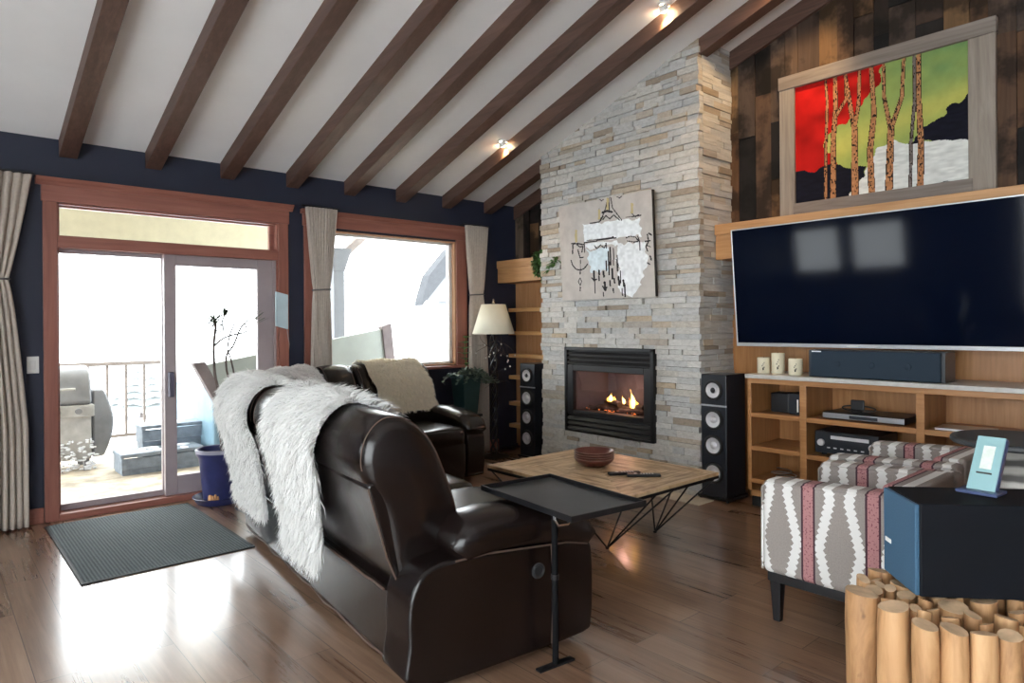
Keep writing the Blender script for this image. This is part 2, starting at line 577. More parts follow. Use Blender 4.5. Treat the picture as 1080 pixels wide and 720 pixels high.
def catmull(pts, n, closed=True):
    pts = [Vector(p) for p in pts]
    m = len(pts)
    out = []
    segs = m if closed else m - 1
    for i in range(segs):
        if closed:
            p0, p1, p2, p3 = pts[(i - 1) % m], pts[i], pts[(i + 1) % m], pts[(i + 2) % m]
        else:
            p0, p1, p2, p3 = pts[max(i - 1, 0)], pts[i], pts[i + 1], pts[min(i + 2, m - 1)]
        for k in range(n):
            t = k / n
            out.append(.5 * ((2 * p1) + (p2 - p0) * t + (2 * p0 - 5 * p1 + 4 * p2 - p3) * t * t + (3 * p1 - p0 - 3 * p2 + p3) * t ** 3))
    if not closed:
        out.append(pts[-1])
    return out

# ------------------------------------------------------------------ room measures (metres)
YW = 5.82       # inner face of the window wall
XT = 5.174      # inner face of the television wall
XL = -2.0
YB = -3.0
XC, Y0, Y1 = 4.67, 3.066, 4.885        # stone chimney
CZ, SL = 2.744, .334
RIDGE = .8
def ceil_z(y):
    return CZ + SL * (YW - y) if y > RIDGE else CZ + SL * (YW - RIDGE) - SL * (RIDGE - y)

# ------------------------------------------------------------------ shell
b = MB().box(XL - .15, XT + .15, YB - .15, YW + .15, -.12, 0)
struct(b.build('floor', M['floor'], smooth=False), 'wood plank floor of the living room', 'floor')

b = MB()
for (ya, yb) in ((YB - .15, RIDGE), (RIDGE, YW + .02)):
    za, zb = ceil_z(ya), ceil_z(yb)
    b.hexa([(XL - .15, ya, za), (XT + .15, ya, za), (XT + .15, yb, zb), (XL - .15, yb, zb)],
           [(XL - .15, ya, za + .2), (XT + .15, ya, za + .2), (XT + .15, yb, zb + .2), (XL - .15, yb, zb + .2)])
struct(b.build('ceiling', M['ceil'], smooth=False), 'sloped white ceiling above the dark beams', 'ceiling')

DX0, DX1, DZ = .742, 2.366, 2.29          # sliding door with its transom
WX0, WX1, WZ0, WZ1 = 2.74, 4.30, .97, 2.275
T = .15
b = MB()
top = ceil_z(YW) + .02
b.box(XL - .15, DX0, YW, YW + T, 0, top)
b.box(DX0, DX1, YW, YW + T, DZ, top)
b.box(DX1, WX0, YW, YW + T, 0, top)
b.box(WX0, WX1, YW, YW + T, 0, WZ0)
b.box(WX0, WX1, YW, YW + T, WZ1, top)
b.box(WX1, XT + .15, YW, YW + T, 0, top)
struct(b.build('wall_far', M['navy'], smooth=False), 'dark navy wall with the sliding door and picture window', 'wall')

# television wall: flat panel below, reclaimed planks above and beside the chimney
b = MB()
b.prism([(YB - .15, 0), (YW + T, 0), (YW + T, ceil_z(YW + T)), (RIDGE, ceil_z(RIDGE)), (YB - .15, ceil_z(YB - .15))], XT, XT + T, 'x')
b.cm = 1
def planks(ya, yb, z0, seed):
    rr = random.Random(seed)
    y = ya
    while y < yb - .01:
        w = min(rr.choice((.10, .12, .135, .15, .17)), yb - y)
        if yb - y - w < .05:
            w = yb - y
        z = z0
        zt = min(ceil_z(y), ceil_z(y + w)) - .01
        while z < zt - .02:
            L = rr.uniform(.35, 1.1)
            if zt - z - L < .25:
                L = zt - z
            b.cr = rr.random()
            d = rr.uniform(.012, .026)
            b.box(XT - d, XT, y + .0015, y + w - .0015, z + .001, z + L - .001)
            z += L
        y += w
planks(-1.2, Y0 + .02, 2.17, 11)
planks(Y1 - .02, YW, 2.05, 5)
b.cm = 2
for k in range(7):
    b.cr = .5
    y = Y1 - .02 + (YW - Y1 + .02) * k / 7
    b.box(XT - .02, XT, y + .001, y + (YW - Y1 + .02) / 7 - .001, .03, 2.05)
b.cm = 1
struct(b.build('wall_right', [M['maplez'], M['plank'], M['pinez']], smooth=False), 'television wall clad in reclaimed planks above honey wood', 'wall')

# left wall with two windows (they show as reflections in the television)
b = MB()
b.box(XL - T, XL, YB, -2.6, 0, 4.4).box(XL - T, XL, 2.42, 3.9, 0, 4.3).box(XL - T, XL, 5.72, YW, 0, 2.85)
b.box(XL - T, XL, 3.9, 5.72, 0, .95).box(XL - T, XL, 3.9, 5.72, 1.75, 3.35).box(XL - T, XL, 4.75, 4.90, .95, 1.75)
b.box(XL - T, XL, -2.6, 2.42, 0, .25).box(XL - T, XL, -2.6, 2.42, 2.55, 4.4)
struct(b.build('wall_left', M['plaster'], smooth=False), 'plain wall on the left with three windows', 'wall')
# rear wall
b = MB().box(XL, XT, YB - T, YB, 0, 3.2)
struct(b.build('wall_rear', M['plaster'], smooth=False), 'plain wall behind the camera', 'wall')

# dark ceiling beams: each one its own
BX = [.757 + .562 * k for k in range(8)]
def beam_bm(x0, w=.115, d=.125, y1=YW):
    m = MB()
    ys = [RIDGE + .02, y1]
    m.hexa([(x0, ys[0], ceil_z(ys[0]) - d), (x0 + w, ys[0], ceil_z(ys[0]) - d), (x0 + w, ys[1], ceil_z(ys[1]) - d), (x0, ys[1], ceil_z(ys[1]) - d)],
           [(x0, ys[0], ceil_z(ys[0]) + .01), (x0 + w, ys[0], ceil_z(ys[0]) + .01), (x0 + w, ys[1], ceil_z(ys[1]) + .01), (x0, ys[1], ceil_z(ys[1]) + .01)])
    return m
ordn = ['first', 'second', 'third', 'fourth', 'fifth', 'sixth', 'seventh', 'eighth', 'ninth', 'tenth', 'eleventh', 'twelfth']
for k, x in enumerate([.757 - .562 * 2, .757 - .562] + BX):
    if k < 2:
        continue
    o = beam_bm(x).build('ceiling_beam', M['beam'], smooth=False, bevel=.006)
    if k == 1:
        lb = 'dark stained ceiling beam outside the left edge of the picture'
    elif k == 9:
        lb = 'dark stained ceiling beam that runs into the stone chimney'
    else:
        lb = 'dark stained ceiling beam, %s from the left in the photo' % ordn[k - 2]
    struct(o, lb, 'beam', 'dark ceiling beams')

# ceiling edge board on the television wall
b = MB()
for ya, yb in ((RIDGE, Y0 - .005), (Y1 + .005, YW - .002)):
    b.hexa([(XT - .045, ya, ceil_z(ya) - .15), (XT, ya, ceil_z(ya) - .15), (XT, yb, ceil_z(yb) - .15), (XT - .045, yb, ceil_z(yb) - .15)],
           [(XT - .045, ya, ceil_z(ya)), (XT, ya, ceil_z(ya)), (XT, yb, ceil_z(yb)), (XT - .045, yb, ceil_z(yb))])
struct(b.build('trim_1', M['beam'], smooth=False), 'dark board along the sloped edge of the plank wall', 'trim')

# baseboards
b = MB().box(XL, DX0 - .09, YW - .018, YW, 0, .11)
struct(b.build('baseboard_left', M['firx'], smooth=False, bevel=.004), 'red wood baseboard left of the sliding door', 'baseboard')
b = MB().box(DX1 + .09, XT - .3, YW - .018, YW, 0, .11)
struct(b.build('baseboard_far', M['firx'], smooth=False, bevel=.004), 'red wood baseboard under the picture window', 'baseboard')

# ---- sliding door with transom
dr = bpy.data.objects.new('door_1', None)
COL.objects.link(dr)
struct(dr, 'glass sliding door with a transom in red fir casing', 'door')
b = MB()
b.box(DX0 - .087, DX0, YW - .022, YW + .01, 0, DZ + .0)
b.box(DX1, DX1 + .087, YW - .022, YW + .01, 0, DZ + .0)
b.build('side_casing', M['fir'], dr, smooth=False, bevel=.004)
b = MB()
b.box(DX0 - .095, DX1 + .095, YW - .026, YW + .01, DZ, DZ + .115)
cr = [(0, 0), (.026, 0), (.034, .02), (.05, .035), (.062, .055), (0, .055)]
b.prism([(YW - p[0], DZ + .115 + p[1]) for p in cr], DX0 - .13, DX1 + .13, 'x')
b.build('head_casing', M['firx'], dr, smooth=False, bevel=.003)
b = MB()
b.box(DX0, DX0 + .012, YW, YW + T, 0, DZ).box(DX1 - .012, DX1, YW, YW + T, 0, DZ).box(DX0, DX1, YW, YW + T, DZ - .012, DZ)
b.box(DX0, DX1, YW - .015, YW + T, 1.965, 2.05)
b.box(DX0, DX1, YW - .03, YW + T, 0, .045)
b.build('jamb', M['firx'], dr, smooth=False, bevel=.003)
def sash(nm, x0, x1, z0, z1, ya, yb, l, r, t, bo, mat):
    m = MB()
    m.box(x0, x0 + l, ya, yb, z0, z1).box(x1 - r, x1, ya, yb, z0, z1).box(x0 + l, x1 - r, ya, yb, z1 - t, z1).box(x0 + l, x1 - r, ya, yb, z0, z0 + bo)
    f = m.build(nm, mat, dr if nm != 'window_sash' else None, smooth=False, bevel=.004)
    g = MB().box(x0 + l - .004, x1 - r + .004, (ya + yb) / 2 - .003, (ya + yb) / 2 + .003, z0 + bo - .004, z1 - t + .004)
    g.build('pane', M['pane'], f, smooth=False)
    return f
sash('transom_sash', DX0 + .012, DX1 - .012, 2.05, DZ - .012, YW + .06, YW + .10, .012, .04, .012, .012, M['firx'])
sash('fixed_panel', DX0 + .010, 1.50, .045, 1.965, YW + .085, YW + .13, .012, .05, .03, .045, M['vinyl'])
sp = sash('sliding_panel', 1.455, 2.33, .045, 1.965, YW + .03, YW + .08, .088, .135, .085, .15, M['vinyl'])
MB().box(1.475, 1.515, YW - .015, YW + .03, .83, 1.03).build('door_handle', pmat('dark door handle', (.09, .08, .12), .4), sp, smooth=False, bevel=.008)
MB().box(2.33, 2.354, YW + .02, YW + .12, .045, 1.965).build('side_track', M['vinyl'], dr, smooth=False)

# ---- picture window
wn = bpy.data.objects.new('window_1', None)
COL.objects.link(wn)
struct(wn, 'large picture window behind the leather sofas', 'window')
b = MB()
b.box(WX0 - .14, WX0, YW - .022, YW + .01, WZ0 - .02, WZ1 + .02).box(WX1, WX1 + .137, YW - .022, YW + .01, WZ0 - .02, WZ1 + .02)
b.build('side_casing', M['fir'], wn, smooth=False, bevel=.004)
b = MB().box(WX0 - .15, WX1 + .145, YW - .026, YW + .01, WZ1 + .02, WZ1 + .125)
b.prism([(YW - p[0], WZ1 + .125 + p[1] * .75) for p in cr], WX0 - .17, WX1 + .17, 'x')
b.build('head_casing', M['firx'], wn, smooth=False, bevel=.003)
b = MB().box(WX0 - .16, WX1 + .16, YW - .06, YW + .02, WZ0 - .035, WZ0 - .005)
b.build('window_sill', M['firx'], wn, smooth=False, bevel=.006)
m = MB()
m.box(WX0, WX0 + .014, YW, YW + T, WZ0, WZ1).box(WX1 - .014, WX1, YW, YW + T, WZ0, WZ1).box(WX0, WX1, YW, YW + T, WZ1 - .014, WZ1).box(WX0, WX1, YW, YW + T, WZ0 - .004, WZ0 + .012)
m.build('jamb', M['jamb'], wn, smooth=False)
f = MB()
for (x0, x1, z0, z1) in ((WX0, WX0 + .05, WZ0, WZ1), (WX1 - .05, WX1, WZ0, WZ1), (WX0, WX1, WZ1 - .035, WZ1), (WX0, WX1, WZ0, WZ0 + .035)):
    f.box(x0, x1, YW + .05, YW + .11, z0, z1)
f = f.build('window_sash', M['vinyl2'], wn, smooth=False, bevel=.004)
MB().box(WX0 + .045, WX1 - .045, YW + .077, YW + .083, WZ0 + .03, WZ1 - .03).build('pane', M['pane'], f, smooth=False)

# ---- left-wall windows (outside the picture, they light the room)
for i, (ya, yb, za, zb) in enumerate(((3.9, 4.75, .95, 1.75), (4.90, 5.72, .95, 1.75), (-2.6, 2.42, .25, 2.55))):
    m = MB()
    for (a, c, d, e) in ((ya, ya + .05, za, zb), (yb - .05, yb, za, zb), (ya, yb, zb - .05, zb), (ya, yb, za, za + .05)):
        m.box(XL - .1, XL - .04, a, c, d, e)
    wo = m.build('window_%d' % (i + 2), M['vinyl2'], smooth=False)
    MB().box(XL - .073, XL - .068, ya + .04, yb - .04, za + .04, zb - .04).build('pane', M['pane'], wo, smooth=False)
    struct(wo, 'white framed window in the left wall', 'window', 'windows in the left wall')

# ------------------------------------------------------------------ stone chimney
FY0, FY1, FZ0, FZ1 = 3.495, 4.54, .375, 1.172
b = MB()
b.box(XC + .03, XT, Y0 + .03, FY0 + .03, 0, ceil_z(FY0) + .05).box(XC + .03, XT, FY1 - .03, Y1 - .03, 0, ceil_z(Y1))
b.box(XC + .03, XT, FY0 + .03, FY1 - .03, 0, FZ0 + .03).box(XC + .03, XT, FY0 + .03, FY1 - .03, FZ1 - .03, ceil_z(FY1))
def split_row(a, c, rr, lo=.07, hi=.33):
    out = []
    y = a
    while y < c - 1e-6:
        L = rr.uniform(lo, hi)
        if c - y - L < lo:
            L = c - y
        out.append((y, min(y + L, c)))
        y += L
    return out
rr = random.Random(3)
zs = [0]
targets = [FZ0, FZ1, 3.72]
for tz in targets:
    n = max(1, round((tz - zs[-1]) / .046))
    z0 = zs[-1]
    hs = [rr.uniform(.7, 1.3) for _ in range(n)]
    k = (tz - z0) / sum(hs)
    for h in hs:
        zs.append(zs[-1] + h * k)
for i in range(len(zs) - 1):
    za, zb = zs[i] + .0012, zs[i + 1] - .0012
    iv = [(Y0 - .0, Y1)]
    if za > FZ0 - .01 and zb < FZ1 + .01:
        iv = [(Y0, FY0), (FY1, Y1)]
    for (a, c) in iv:
        for (ya, yb) in split_row(a, c, rr):
            if za > ceil_z(ya) + .0:
                continue
            b.cr = min(1, max(0, rr.gauss(.5, .27)))
            d = rr.uniform(-.009, .009) + (.003 if rr.random() < .8 else -.010)
            e0 = rr.uniform(-.012, .01) if ya == Y0 else .0012
            e1 = rr.uniform(-.012, .01) if yb == Y1 else .0012
            b.hexa([(XC + d, ya + e0, za), (XC + .06, ya + e0, za), (XC + .06, yb - e1, za), (XC + d, yb - e1, za)],
                   [(XC + d + .002, ya + e0, zb), (XC + .06, ya + e0, zb), (XC + .06, yb - e1, min(zb, 9)), (XC + d + .002, yb - e1, zb)])
    for side in (0, 1):
        for (xa, xb) in split_row(XC + .06, XT, rr, .1, .3):
            y = Y0 if side == 0 else Y1
            if za > ceil_z(y):
                continue
            b.cr = min(1, max(0, rr.gauss(.5, .27)))
            d = rr.uniform(-.008, .008)
            if side == 0:
                b.box(xa + .001, xb - .001, Y0 + d, Y0 + .06, za, zb)
            else:
                b.box(xa + .001, xb - .001, Y1 - .06, Y1 - d, za, zb)
struct(b.build('wall_chimney', M['stone'], smooth=False), 'stacked ledger stone chimney breast around the fireplace', 'chimney')

# hearth tiles flush in the floor
b = MB()
for k in range(6):
    y = 2.93 + k * .34
    b.box(4.44, XC - .02, y + .002, y + .338, 0, .006)
struct(b.build('trim_2', M['tile'], smooth=False), 'pale tile hearth strip in front of the stone chimney', 'hearth')

# ------------------------------------------------------------------ fireplace insert
fp = thing('fireplace', 'black gas fireplace burning behind glass in the stone chimney', 'fireplace', (XC, (FY0 + FY1) / 2, FZ0))
H = FZ1 - FZ0
W = (FY1 - FY0) / 2
b = MB()
b.box(-.035, .02, -W, -W + .035, 0, H).box(-.035, .02, W - .035, W, 0, H).box(-.035, .02, -W, W, H - .03, H).box(-.035, .02, -W, W, 0, .02)
b.build('outer_frame', M['blackmetal'], fp, smooth=False, bevel=.005)
b = MB()
G0, G1, GY = .205, .575, .415     # glass opening in local z / half width
b.box(-.03, .02, -W + .035, -GY, .165, .635).box(-.03, .02, GY, W - .035, .165, .635)
b.box(-.03, .02, -GY, GY, G1, .635).box(-.03, .02, -GY, GY, .165, G0)
b.build('door_frame', M['black'], fp, smooth=False, bevel=.006)
for (za, n, dz) in ((.645, 3, .042), (.025, 3, .045)):
    for k in range(n):
        z = za + k * dz
        m = MB().hexa([(-.038, -W + .037, z), (-.026, -W + .037, z), (-.026, W - .037, z), (-.038, W - .037, z)],
                      [(-.022, -W + .037, z + .026), (-.012, -W + .037, z + .026), (-.012, W - .037, z + .026), (-.022, W - .037, z + .026)])
        m.build('louvre', M['blackmetal'], fp, smooth=False, bevel=.003)
MB().box(-.004, 0, -W + .036, W - .036, .022, .165).box(-.004, 0, -W + .036, W - .036, .635, H - .03).build('louvre_backing', M['rubber'], fp, smooth=False)
MB().box(-.012, -.008, -GY - .005, GY + .005, G0 - .005, G1 + .005).build('glass', pane('fire glass', (.86, .86, .90), .25), fp, smooth=False)
b = MB()
b.hexa([(.02, -GY, G0 - .02), (.36, -GY + .1, G0 - .02), (.36, GY - .1, G0 - .02), (.02, GY, G0 - .02)],
       [(.02, -GY, G0), (.36, -GY + .1, G0), (.36, GY - .1, G0), (.02, GY, G0)])
b.hexa([(.36, -GY + .1, G0), (.38, -GY + .1, G0), (.38, GY - .1, G0), (.36, GY - .1, G0)],
       [(.36, -GY + .1, G1), (.38, -GY + .1, G1), (.38, GY - .1, G1), (.36, GY - .1, G1)])
for s in (-1, 1):
    b.hexa([(.02, s * GY, G0), (.36, s * (GY - .1), G0), (.36, s * (GY - .08), G0), (.02, s * (GY + .02), G0)],
           [(.02, s * GY, G1), (.36, s * (GY - .1), G1), (.36, s * (GY - .08), G1), (.02, s * (GY + .02), G1)])
b.hexa([(.02, -GY, G1), (.36, -GY + .1, G1), (.36, GY - .1, G1), (.02, GY, G1)],
       [(.02, -GY, G1 + .02), (.36, -GY + .1, G1 + .02), (.36, GY - .1, G1 + .02), (.02, GY, G1 + .02)])
b.build('firebox', M['firebox'], fp, smooth=False)
rr = random.Random(8)
for (y0, x0, y1, x1, z) in ((.25, .16, -.28, .2, .03), (.12, .11, -.32, .1, .02), (.22, .22, -.05, .1, .075), (-.02, .24, -.3, .12, .07), (.32, .1, .12, .12, .02)):
    m = MB()
    pts = [Vector((x0 + (x1 - x0) * t, y0 + (y1 - y0) * t, G0 + z + rr.uniform(-.006, .006))) for t in [i / 6 for i in range(7)]]
    m.tube(pts, [.026 + rr.uniform(-.005, .005) for _ in pts], 9)
    m.build('fire_log', M['char'], fp)
m = MB()
for _ in range(60):
    m.sq((rr.uniform(.05, .24), rr.uniform(-.34, .34), G0 + .012), (.016, .018, .012), .8, .8, 7, 5)
e = m.build('ember_bed', [M['ember'], M['char']], fp)
e['kind'] = 'stuff'
idx = [1 if rr.random() < .75 else 0 for _ in range(60) for _f in range(7 * 3 + 2)]
e.data.polygons.foreach_set('material_index', idx[:len(e.data.polygons)] + [1] * max(0, len(e.data.polygons) - len(idx)))
def flame(y, x, z, h, r, mt):
    m = MB()
    pts, rd = [], []
    for i in range(11):
        t = i / 10
        pts.append((x + .006 * math.sin(4 * t), y + .02 * math.sin(3.2 * t + y * 9) * t, z + h * t))
        rd.append(max(.0006, r * (math.sin(PI * min(1, t * 1.15 + .12)) ** .9) * (1 - t) ** .35))
    m.tube(pts, rd, 9)
    m.build('flame', mt, fp)
for (y, x, z, h, r, mt) in ((-.17, .13, G0 + .05, .17, .024, 'fire2'), (-.135, .15, G0 + .05, .09, .02, 'fire'), (-.20, .15, G0 + .05, .08, .018, 'fire'),
                            (.09, .14, G0 + .09, .085, .022, 'fire2'), (.13, .15, G0 + .09, .05, .018, 'fire'), (.055, .15, G0 + .09, .06, .014, 'fire'),
                            (-.06, .14, G0 + .08, .075, .016, 'fire2')):
    flame(y, x, z, h, r, M[mt])

# ------------------------------------------------------------------ picture painter (a grid whose cells carry paint)
def inpoly(px, py, poly):
    c = np.zeros(px.shape, bool)
    n = len(poly)
    for i in range(n):
        x0, y0 = poly[i]
        x1, y1 = poly[(i + 1) % n]
        cond = ((y0 > py) != (y1 > py))
        xi = (x1 - x0) * (py - y0) / ((y1 - y0) if y1 != y0 else 1e-9) + x0
        c ^= cond & (px < xi)
    return c

def stroke_dist(px, py, pts):
    d = np.full(px.shape, 1e9)
    tt = np.zeros(px.shape)
    L = len(pts) - 1
    for i in range(L):
        (x0, y0), (x1, y1) = pts[i], pts[i + 1]
        dx, dy = x1 - x0, y1 - y0
        t = np.clip(((px - x0) * dx + (py - y0) * dy) / (dx * dx + dy * dy + 1e-9), 0, 1)
        q = np.hypot(px - x0 - t * dx, py - y0 - t * dy)
        m = q < d
        tt = np.where(m, (i + t) / L, tt)
        d = np.minimum(d, q)
    return d, tt

def picture(name, w, h, nu, nv, fn, parent, thick=.03):
    """canvas in local y (width, +y is the photo's left) and z; front at x=0; fn(s,t) -> rgb for cell centres"""
    s = (np.arange(nu) + .5) / nu
    t = (np.arange(nv) + .5) / nv
    S, Tt = np.meshgrid(s, t)
    colr = fn(S, Tt).reshape(-1, 3)
    vs = [(0, w / 2 - w * i / nu, h * j / nv) for j in range(nv + 1) for i in range(nu + 1)]
    n1 = nu + 1
    fs = [(j * n1 + i, (j + 1) * n1 + i, (j + 1) * n1 + i + 1, j * n1 + i + 1) for j in range(nv) for i in range(nu)]
    k = len(vs)
    vs += [(0, w / 2, 0), (0, -w / 2, 0), (0, -w / 2, h), (0, w / 2, h), (thick, w / 2, 0), (thick, -w / 2, 0), (thick, -w / 2, h), (thick, w / 2, h)]
    fs += [(k, k + 1, k + 5, k + 4), (k + 1, k + 2, k + 6, k + 5), (k + 2, k + 3, k + 7, k + 6), (k + 3, k, k + 4, k + 7), (k + 4, k + 5, k + 6, k + 7)]
    me = bpy.data.meshes.new(name)
    me.from_pydata(vs, [], fs)
    a = me.attributes.new('paint', 'FLOAT_COLOR', 'FACE')
    c4 = np.ones((len(fs), 4), np.float32)
    c4[:nu * nv, :3] = colr
    c4[nu * nv:, :3] = (.03, .03, .03)
    a.data.foreach_set('color', c4.ravel())
    me.materials.append(M['paint'])
    o = bpy.data.objects.new(name, me)
    COL.objects.link(o)
    o.parent = parent
    return o

def vnoise(S, T_, f, seed=0):
    rg = np.random.default_rng(seed)
    g = rg.random((64, 64))
    x, y = S * f + 3.3, T_ * f + 1.7
    xi, yi = np.floor(x).astype(int), np.floor(y).astype(int)
    fx, fy = x - xi, y - yi
    fx, fy = fx * fx * (3 - 2 * fx), fy * fy * (3 - 2 * fy)
    a = g[yi % 64, xi % 64]; b_ = g[yi % 64, (xi + 1) % 64]; c = g[(yi + 1) % 64, xi % 64]; d = g[(yi + 1) % 64, (xi + 1) % 64]
    return (a * (1 - fx) + b_ * fx) * (1 - fy) + (c * (1 - fx) + d * fx) * fy

def birch_paint(S, Tt):
    # sketch coordinates of the picture
    X = 57 + 555 * S
    top = 290 - 177 * S
    bot = 655 - 90 * S
    Y = bot + (top - bot) * Tt
    jx = (vnoise(S, Tt, 26, 1) - .5) * 14
    jy = (vnoise(S, Tt, 26, 2) - .5) * 14
    Xj, Yj = X + jx, Y + jy
    n = vnoise(S, Tt * 1.5, 9, 3)
    n2 = vnoise(S * .6, Tt * 2, 40, 4)
    g = np.clip(.55 * (.75 - np.hypot(S - 1.0, Tt - 1.0)) + .35 + .25 * (n - .5), 0, 1)[..., None]
    c = np.array([.42, .46, .10]) * (1 - g) + np.array([.115, .25, .11]) * g
    yl = np.exp(-((Y - (470 - .45 * (X - 200))) / 45.0) ** 2)[..., None]
    c = c * (1 - .75 * yl) + np.array([.56, .52, .12]) * .75 * yl
    red = inpoly(Xj, Yj, [(40, 280), (362, 170), (352, 240), (350, 270), (318, 300), (295, 335), (250, 385), (200, 405), (165, 438), (158, 470), (195, 480), (215, 512), (130, 548), (40, 560)])
    rc = np.array([.46, .010, .008]) * (.55 + .75 * n)[..., None]
    c = np.where(red[..., None], rc, c)
    blk = inpoly(Xj, Yj, [(40, 548), (130, 540), (210, 512), (250, 525), (308, 520), (300, 548), (262, 590), (240, 625), (232, 700), (40, 700)])
    blk |= inpoly(Xj, Yj, [(640, 275), (600, 300), (560, 327), (520, 376), (478, 392), (470, 415), (438, 442), (540, 432), (640, 432)])
    c = np.where(blk[..., None], np.array([.005, .005, .010]) * (1 + n2)[..., None], c)
    wh = inpoly(Xj, Yj, [(640, 428), (540, 431), (480, 440), (390, 440), (342, 465), (312, 520), (300, 547), (256, 600), (232, 640), (232, 720), (640, 720)])
    c = np.where(wh[..., None], np.array([.70, .70, .66]) * (.82 + .3 * n2)[..., None], c)
    trunks = [([(170, 640), (172, 470), (178, 330), (172, 255)], 5, 3), ([(196, 635), (198, 440), (207, 350), (205, 235)], 9, 6), ([(204, 375), (243, 315), (240, 225)], 4, 3),
              ([(271, 625), (270, 400), (262, 365), (240, 240)], 11, 5), ([(272, 390), (284, 330), (288, 210)], 6, 4), ([(326, 612), (320, 470), (334, 355), (325, 205)], 10, 6),
              ([(378, 602), (386, 398)], 11, 9), ([(384, 395), (365, 300), (364, 190)], 6, 4), ([(388, 395), (420, 300), (427, 160)], 6, 4),
              ([(443, 592), (446, 440), (458, 300), (456, 160)], 4, 4), ([(472, 590), (475, 440), (469, 300), (470, 150)], 9, 6)]
    for i, (pts, wa, wb) in enumerate(trunks):
        d, tt = stroke_dist(X, Y, pts)
        w = wa + (wb - wa) * tt
        edge = d < w + 1.6
        ins = d < w
        col = np.array([.42, .19, .085]) if i != 9 else np.array([.16, .13, .12])
        mk = (vnoise(S * 3, Tt, 70, 10 + i) > .70)
        cc = np.where(mk[..., None], np.array([.03, .018, .012]), col * (.8 + .5 * n2)[..., None])
        c = np.where(edge[..., None], np.array([.05, .025, .015]), c)
        c = np.where(ins[..., None], cc, c)
    for pts in ([(530, 563), (548, 558), (560, 563)], [(548, 564), (580, 560)]):
        d, _ = stroke_dist(X, Y, pts)
        c = np.where((d < 1.3)[..., None], np.array([.03, .03, .03]), c)
    return c

